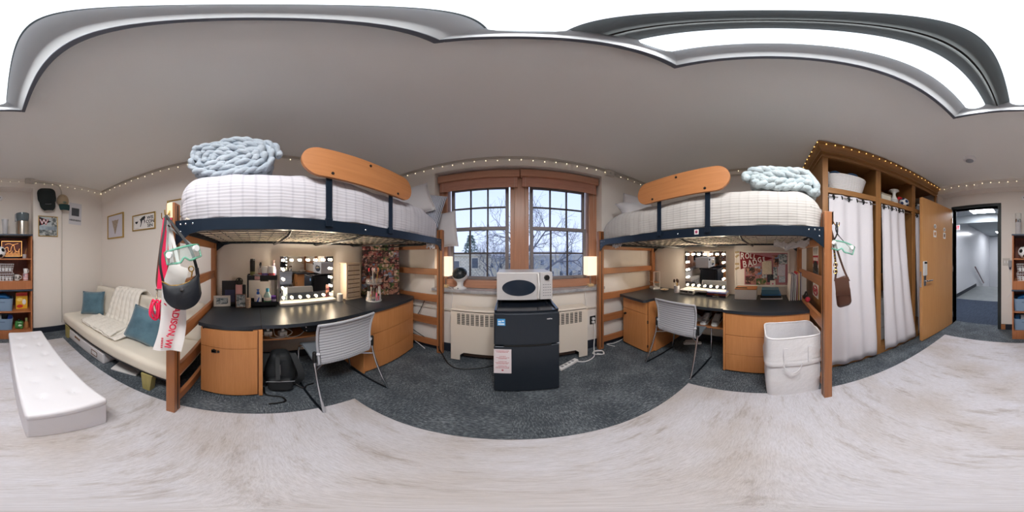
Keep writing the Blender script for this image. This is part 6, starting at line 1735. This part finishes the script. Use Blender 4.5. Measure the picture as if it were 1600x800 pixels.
# ------------------------------------------------------------------ things hanging from the left bed post
def pol(az, d): return (d*math.sin(R(az)), d*math.cos(R(az)))
hk = thing('door_hook', 'brass double hook over the top of the left bed post', 'hook', (-.765, -.447, 1.53))
MB().box(-.0015, .0025, -.018, .018, -.05, .04, .001).build('plate', M('hook_cream', (226, 210, 176), .4), hk)
MB().tube(smooth_path([(.003, 0, -.01), (.02, 0, -.04), (.045, 0, -.045), (.05, 0, -.015)]), .004, 8).build('hook', BRASS, hk)
MB().tube(smooth_path([(.003, -.022, -.03), (.02, -.03, -.055), (.035, -.03, -.05), (.036, -.03, -.025)]), .003, 8).build('side_hook', BRASS, hk)
def strip(mb, pts, wv, th, n=6):
    """flat ribbon along pts with width vector wv"""
    P = smooth_path(pts, n); W_ = Vector(wv)
    def fn_(u, v):
        i = v*(len(P)-1); a = int(i); p = P[a].lerp(P[min(a+1, len(P)-1)], i-a)
        return p+W_*(u-.5)
    return mb.slab(fn_, 3, len(P), th)
side = Vector((-.43, -.90, 0)).normalized()*-1     # viewer's right at the post
side = Vector((-.447, .765, 0)).normalized()
RED = M('strap_pink_red', (232, 36, 88), .6)
t = thing('wrist_strap', 'wide pink-red strap with metal clips hanging from the bed post', 'strap', (-.72, -.46, 1.46))
strip(MB(), [(-.722, -.436, 1.47), (-.724, -.450, 1.36), (-.724, -.464, 1.22), (-.72, -.474, 1.095)], side*.046, .004).build('webbing', RED, t, world=True)
strip(MB(), [(-.735, -.441, 1.47), (-.738, -.470, 1.30), (-.74, -.492, 1.15), (-.736, -.486, 1.10)], side*.05, .003).build('webbing_back', M('strap_brown', (90, 56, 44), .7), t, world=True)
q = MB()
for s_ in (-.016, .012): q.tube([Vector((-.715, -.474, 1.09))+side*s_, Vector((-.71, -.474, 1.05))+side*s_*1.2, Vector((-.708, -.474, 1.03))+side*s_], .004, 6)
q.tube([Vector((-.718, -.474, 1.09))+side*.028, Vector((-.718, -.474, 1.09))-side*.028], .004, 6)
q.each('clip', CHROME, t, world=True)
t = thing('carabiner_keychain', 'cluster of pink-red rings and straps under the wide strap', 'keychain', (-.70, -.47, .97))
q = MB()
for k in range(6):
    c_ = Vector((-.700+.008*(k % 3), -.474, .985))+side*(-.03+.013*k)
    q.tube([c_+side*(.017*math.cos(a))+Vector((.008*math.sin(a*2+k), 0, .052*math.sin(a)-.012*(k % 2))) for a in [2*PI*i/18 for i in range(18)]], .0055, 7, closed=True)
q.each('ring', M('glossy_pink', (226, 40, 84), .25), t, world=True)
q = MB()
for k in range(3):
    c_ = Vector((-.700, -.474, .98))+side*(-.02+.022*k)
    q.tube([c_+side*(.012*math.cos(a))+Vector((.010*math.sin(a+k), 0, .045*math.sin(a))) for a in [2*PI*i/16 for i in range(16)]], .005, 7, closed=True)
q.each('chrome_ring', M('pinkish_chrome', (214, 176, 190), .2, .6), t, world=True)
# tote
TT = M('tote_white', (236, 234, 234), .7)
Xt = F((-.715, -.405, .92), (1, .56, 0), R(-4))
t = thing('tote_bag', 'white tote hanging behind the black handbag with red letters down its side', 'tote bag', X=Xt)
MB().slab(lambda u, v: (-.055+.115*u+.012*math.sin(v*4)-.03*(1-v)*(1-u)+(.02*u if v > .9 else 0), -.19+.40*v-(.05*u if v > .9 else 0), .008*math.sin(u*7+v*3)), 14, 24, .004).build('cloth', TT, t, angle=80)
MB().slab(lambda u, v: (-.045+.095*u, -.182+.36*v, -.018+.006*math.sin(u*5+v*4)), 8, 12, .004).build('cloth_back', TT, t, angle=80)
RL = M('letters_red', (222, 30, 70), .6)
lettering('MADISON, WI', .046, RL, t, (.004, -.018, .0135), bold=.0012, rot=R(-97))
q = MB()
for k in range(6): q.box(-.046, -.036, -.165+k*.012, -.160+k*.012, .0105, .0118)
q.build('small_print', RL, t)
hkt = Xt.inverted() @ Vector((-.722, -.440, 1.485))
q = MB(); strip(q, [Vector((.0, .19, .0)), hkt.lerp(Vector((.0, .19, .0)), .5), hkt], (.02, 0, 0), .002); strip(q, [Vector((.05, .18, .0)), hkt.lerp(Vector((.05, .19, .0)), .5), hkt], (.018, 0, 0), .002)
q.build('handle', TT, t, angle=80)
# black handbag
BAGM = M('bag_nylon', (20, 25, 34), .5, bump=(40, .15))
ang_ = Vector((.70, .34, 0)).normalized()
Xb = F((-.668, -.325, 1.105), (ang_.x, ang_.y, 0), R(8))
t = thing('handbag', 'small black crescent handbag hanging on the left bed post', 'handbag', X=Xb)
def hb(sg):
    def fn_(u, v):
        x = (u*2-1)*.087; top = .035+.010*x/.08+.028*abs(x/.08)**2.5; bot = -.088*math.sqrt(max(0, 1-abs(x/.092)**2.6))+.012*abs(x/.08)
        y = bot+(top-bot)*v; e = max(0, 1-abs(u*2-1)**3)*max(0, math.sin(PI*min(1, v*.92+.04)))
        return (x, y, sg*(.004+.022*e**.6)+.002*noise.noise(Vector((x*30, y*30, sg))))
    return fn_
MB().grid(hb(1), 30, 18).grid(hb(-1), 30, 18).build('body', BAGM, t, angle=80)
MB().tube([(-.086, .060, .002), (-.05, .035, .004), (0, .032, .005), (.05, .045, .004), (.086, .066, .002)], .004, 8).build('zipper', BRASS, t)
MB().cyl((.0, .018, .024), (.0, .018, .028), .009, n=16).build('emblem', CHROME, t)
hkp = Xb.inverted() @ Vector((-.722, -.445, 1.488))
q = MB(); strip(q, [Vector((.080, .062, .0)), Vector((.078, .12, .0)), Vector((.06, .20, .0)), hkp.lerp(Vector((.05, .22, 0)), .4), hkp], (.014, 0, .0), .003)
strip(q, [Vector((-.080, .058, .0)), Vector((-.082, .16, -.01)), hkp.lerp(Vector((-.082, .16, -.01)), .4), hkp], (.012, 0, 0), .003)
q.build('shoulder_strap', M('strap_black', (14, 16, 20), .7), t, angle=80)
MB().box(.072, .09, .055, .10, -.004, .006, .002).build('strap_tab', BAGM, t)
MB().tube([(.055+.012*math.cos(a), .10+.012*math.sin(a), .008) for a in [2*PI*i/14 for i in range(14)]], .003, 6, closed=True).tube([(.058, .088, .008), (.05, .06, .008)], .004, 6).build('clasp', BRASS, t)
t = thing('paper_sheet', 'folded white paper sticking up behind the black handbag', 'paper', X=F((-.705, -.375, 1.175), (ang_.x, ang_.y, 0), R(-18)))
MB().box(-.05, .05, -.06, .05, 0, .001).build('sheet', PAPER, t)
# goggles
GG = M('goggle_green', (110, 196, 168), .15, alpha=.55); GC = M('goggle_clear', (196, 214, 210), .05, alpha=.28)
def goggles(label, X, strap_pts):
    t = thing('safety_goggles', label, 'goggles', X=X, group=None)
    def gl(u, v):
        x = (u*2-1)*.078; top = .030; bot = -.030-.004*math.cos(x/.078*PI*1.0)+.020*math.exp(-(x/.014)**2)
        y = bot+(top-bot)*v; z = .045-.05*(x/.078)**2
        return (x, y, z)
    MB().slab(gl, 26, 8, .0025).build('lens', GC, t, angle=80)
    rim = [Vector(gl(i/24, 1)) for i in range(25)]+[Vector(gl(1-i/24, 0)) for i in range(25)]
    q = MB().tube(rim, .005, 7, closed=True)
    q.grid(lambda u, v: Vector(rim[int(u*49.99) % 50])*(1) + Vector((0, 0, -.032*v)), 50, 4, cu=True)
    q.build('frame', GG, t, angle=80)
    MB().cyl((-.055, .012, .03), (-.062, .012, .042), .014, n=14).cyl((.055, .012, .03), (.062, .012, .042), .014, n=14).each('vent_cap', WHP, t)
    q = MB(); P = [wmat(t).inverted() @ Vector(p) for p in strap_pts]
    for e in (-.078, .078):
        strip(q, [Vector((e, 0, -.01))]+[p for p in P], (.010, 0, 0), .002)
    q.build('strap', BLK, t, angle=80)
    return t
goggles('green-rimmed safety goggles on the left bed post above the handbag', F((-.655, -.315, 1.275), (.72, .40, .05), R(14)), [(-.712, -.428, 1.43), (-.722, -.445, 1.488)])
# right post
hk = thing('door_hook', 'small hook at the top of the right bed post', 'hook', (.995, -.415, 1.52))
MB().box(-.016, .016, -.0012, .0, -.04, .05, .001).build('plate', M('hook_dark', (60, 50, 44), .4), hk)
MB().tube(smooth_path([(0, -.001, -.01), (0, -.02, -.04), (0, -.045, -.045), (0, -.05, -.02)]), .004, 8).build('hook', BRASS, hk)
goggles('green-rimmed safety goggles hanging on the right bed post', F((.975, -.478, 1.325), (-.88, .42, .15), R(-16)), [(.985, -.445, 1.42), (.990, -.445, 1.50)])
BRN = M('leather_dark_brown', (72, 44, 34), .35, bump=(60, .1))
Xp = F((.985, -.485, 1.045), (-.88, .42, 0), R(6))
t = thing('handbag', 'brown leather purse hanging on the right bed post', 'handbag', X=Xp)
MB().rbox(-.050, .052, -.125, .085, -.035, .035, .03, (5, 6, 2), lambda p: (p.x*(1-.25*max(0, p.y+.02)/.1), p.y+.012*(p.x/.06), p.z*(1-.5*max(0, p.y)/.08)+.003*noise.noise(p*25))).build('body', BRN, t, angle=80)
q = MB(); q.slab(lambda u, v: (-.046+.094*u*(1-.0*v), .082-.12*v, .026+.011*math.sin(v*PI*.7)), 8, 8, .004); q.build('flap', BRN, t, angle=80)
q = MB(); strip(q, [(-.045, .06, .0), (-.03, .14, .0), (-.03, .30, .0), (-.045, .44, .01)], (.014, 0, 0), .003); strip(q, [(.05, .05, .0), (.02, .14, .0), (-.015, .30, .0), (-.04, .44, .01)], (.014, 0, 0), .003)
q.build('shoulder_strap', BRN, t, angle=80)
q = MB()
for (x, y) in ((-.035, .125), (-.03, .17)): q.tube([(x+.013*math.cos(a), y+.013*math.sin(a), .008) for a in [2*PI*i/14 for i in range(14)]], .003, 6, closed=True)
for k in range(4): q.sphere((-.03, .20+k*.022, .006), (.006, .006, .004), 8, 6)
q.build('brass_ring', BRASS, t)

# ------------------------------------------------------------------ outdoors, seen through the window
GRD = M('winter_ground', (150, 146, 130), .9, var=(.3, (120, 122, 104)))
struct(MB().box(-90, 90, 6, 140, -7.2, -7).build('floor_outside', GRD))
LS = nodes('limestone', .9)
m, n, l, b, t_ = LS
br = tex(n, l, 'ShaderNodeTexBrick', t_.outputs['Object'], .9, rot=(R(90), 0, 0))
br.inputs['Color1'].default_value = lin((232, 222, 202)); br.inputs['Color2'].default_value = lin((216, 208, 190)); br.inputs['Mortar'].default_value = lin((150, 144, 132))
l.new(br.outputs['Color'], b.inputs['Base Color']); LIME = m
SLATE = M('roof_slate', (190, 180, 168), .8)
PANE = M('far_window_pane', (70, 82, 96), .3)
def building(label, x0, x1, y0, y1, ztop, wins, hip=1.2):
    t = thing('stone_building', label, 'building', ((x0+x1)/2, (y0+y1)/2, -7))
    MB().box(x0, x1, y0, y1, -7, ztop).build('wall', LIME, t, world=True)
    e = .5
    q = MB().add([(x0-e, y0-e, ztop), (x1+e, y0-e, ztop), (x1+e, y1+e, ztop), (x0-e, y1+e, ztop), (x0+hip*2, (y0+y1)/2, ztop+hip), (x1-hip*2, (y0+y1)/2, ztop+hip)],
             [(0, 1, 5, 4), (1, 2, 5), (2, 3, 4, 5), (3, 0, 4), (0, 3, 2, 1)])
    q.build('roof', SLATE, t, world=True)
    MB().box(x0-.3, x1+.3, y0-.3, y0, ztop-.35, ztop).build('cornice', M('stone_trim', (214, 206, 190), .8), t, world=True)
    for (wx_, wz) in wins:
        f = MB().box(wx_-.7, wx_+.7, y0-.12, y0, wz-1.0, wz+1.0, .02).build('window_frame', M('stone_trim', (214, 206, 190), .8), t, world=True)
        MB().box(wx_-.5, wx_+.5, y0-.15, y0-.1, wz-.8, wz+.8).build('pane', PANE, t, world=True).parent = f
    return t
building('pale limestone building with low roof seen through the left window', -11.5, -4.4, 26, 34, 1.6, [(-9.2, -.4), (-6.0, -3.4), (-9.2, -4.0), (-6.0, .1)], .25)
building('distant pale stone hall seen through the right window', 4, 24, 48, 58, 1.5, [(6+3*k, -.6) for k in range(6)]+[(6+3*k, -4.2) for k in range(6)])
building('distant low stone building seen behind the middle trees', -9, 2, 56, 62, .9, [(-7+3*k, -2) for k in range(3)])
BK = M('bark', (112, 114, 124), .95); BK_HAZE = M('bark_hazed', (176, 182, 194), .95)  # second bark: distance haze painted into the colour of the far trees
def tree(label, base, h, r, seed, mat_, lean=(0, 0), depth=5, spread=.62, first=.30):
    rnd = random.Random(seed); mb_ = MB(); twigs = MB()
    def br_(p, d, ln, r_, k):
        pts = [p]; q_ = p; dd = d
        n_ = 4
        for i in range(n_):
            dd = (dd+Vector((rnd.uniform(-.22, .22), rnd.uniform(-.22, .22), rnd.uniform(-.10, .16)))).normalized()
            q_ = q_+dd*ln/n_; pts.append(q_)
        (mb_ if k > 2 else twigs).tube(pts, [max(r_*(1-.45*i/n_), .008) for i in range(n_+1)], 7 if k > 3 else (5 if k > 1 else 3))
        if k == 0: return
        m__ = 3 if k > 1 else 4
        for i in range(m__):
            a = rnd.uniform(0, 2*PI); o_ = dd.orthogonal().normalized(); o2 = dd.cross(o_)
            nd = (dd*rnd.uniform(.55, .9)+(o_*math.cos(a)+o2*math.sin(a))*spread*rnd.uniform(.7, 1.3)+Vector((0, 0, .08))).normalized()
            st_ = pts[-1] if i < 2 else pts[rnd.choice((2, 3))]
            br_(st_, nd, ln*rnd.uniform(.62, .82), r_*.55, k-1)
    base = Vector(base); top = base+Vector((lean[0], lean[1], h*first))
    t = thing('bare_tree', label, 'tree', base)
    mb_.tube([base, base.lerp(top, .5), top], [r*1.3, r*1.05, r*.9], 9)
    for i in range(4):
        a = 2*PI*i/4+rnd.uniform(-.4, .4)
        br_(top, Vector((math.cos(a)*.75, math.sin(a)*.4, rnd.uniform(.5, .95))).normalized(), h*.30, r*.62, depth)
    mb_.build('trunk', mat_, t, angle=80, world=True); twigs.build('branches', mat_, t, angle=80, world=True)
    return t
tree('large dark bare tree nearest the right window', (1.9, 17, -7), 11.2, .30, 21, BK, (.3, 0), 5, .75, .50)
tree('bare tree between the building and the window mullion', (-2.6, 24, -7), 8.6, .22, 9, BK, (.2, 0), 5, .7, .5)
tree('pale bare tree far right through the right window', (12.5, 36, -7), 9.5, .24, 33, BK_HAZE, (0, 0), 5, .7, .4)
tree('pale bare tree behind the large dark tree', (5.5, 44, -7), 9.5, .22, 45, BK_HAZE, (0, 0), 5, .7, .4)
tree('pale bare tree behind the mullion', (-4.5, 50, -7), 9.5, .22, 55, BK_HAZE, (0, 0), 5, .7, .4)
tree('faint bare tree beside the distant stone hall', (9.5, 28, -7), 7.5, .16, 66, BK_HAZE, (0, 0), 5, .7, .4)
# conifer
t = thing('conifer', 'green conifer rising behind the limestone building', 'tree', (-9.8, 37, -7))
MB().cyl((-9.6, 37, -7), (-9.6, 37, 6), .28, .03, 10).build('trunk', BK, t, world=True)
rnd = random.Random(3); q = MB()
for k in range(1500):
    z = -2+8.2*k/1500; rr = (6.6-z)*.42+.25; a = rnd.uniform(0, 2*PI); r1 = rr*rnd.uniform(.35, 1)
    c_ = Vector((-9.6+r1*math.cos(a), 37+r1*math.sin(a), z-.22*r1)); d_ = Vector((math.cos(a), math.sin(a), -.25+rnd.uniform(-.2, .3)))*rnd.uniform(.25, .55)
    s_ = Vector((-math.sin(a), math.cos(a), rnd.uniform(-.3, .3)))*.13
    q.add([c_-s_, c_+d_, c_+s_, c_+Vector((0, 0, .12))], [(0, 1, 3), (1, 2, 3), (0, 3, 2), (0, 2, 1)])
q.build('needles', M('needles_green', (96, 122, 112), .9), t, world=True)
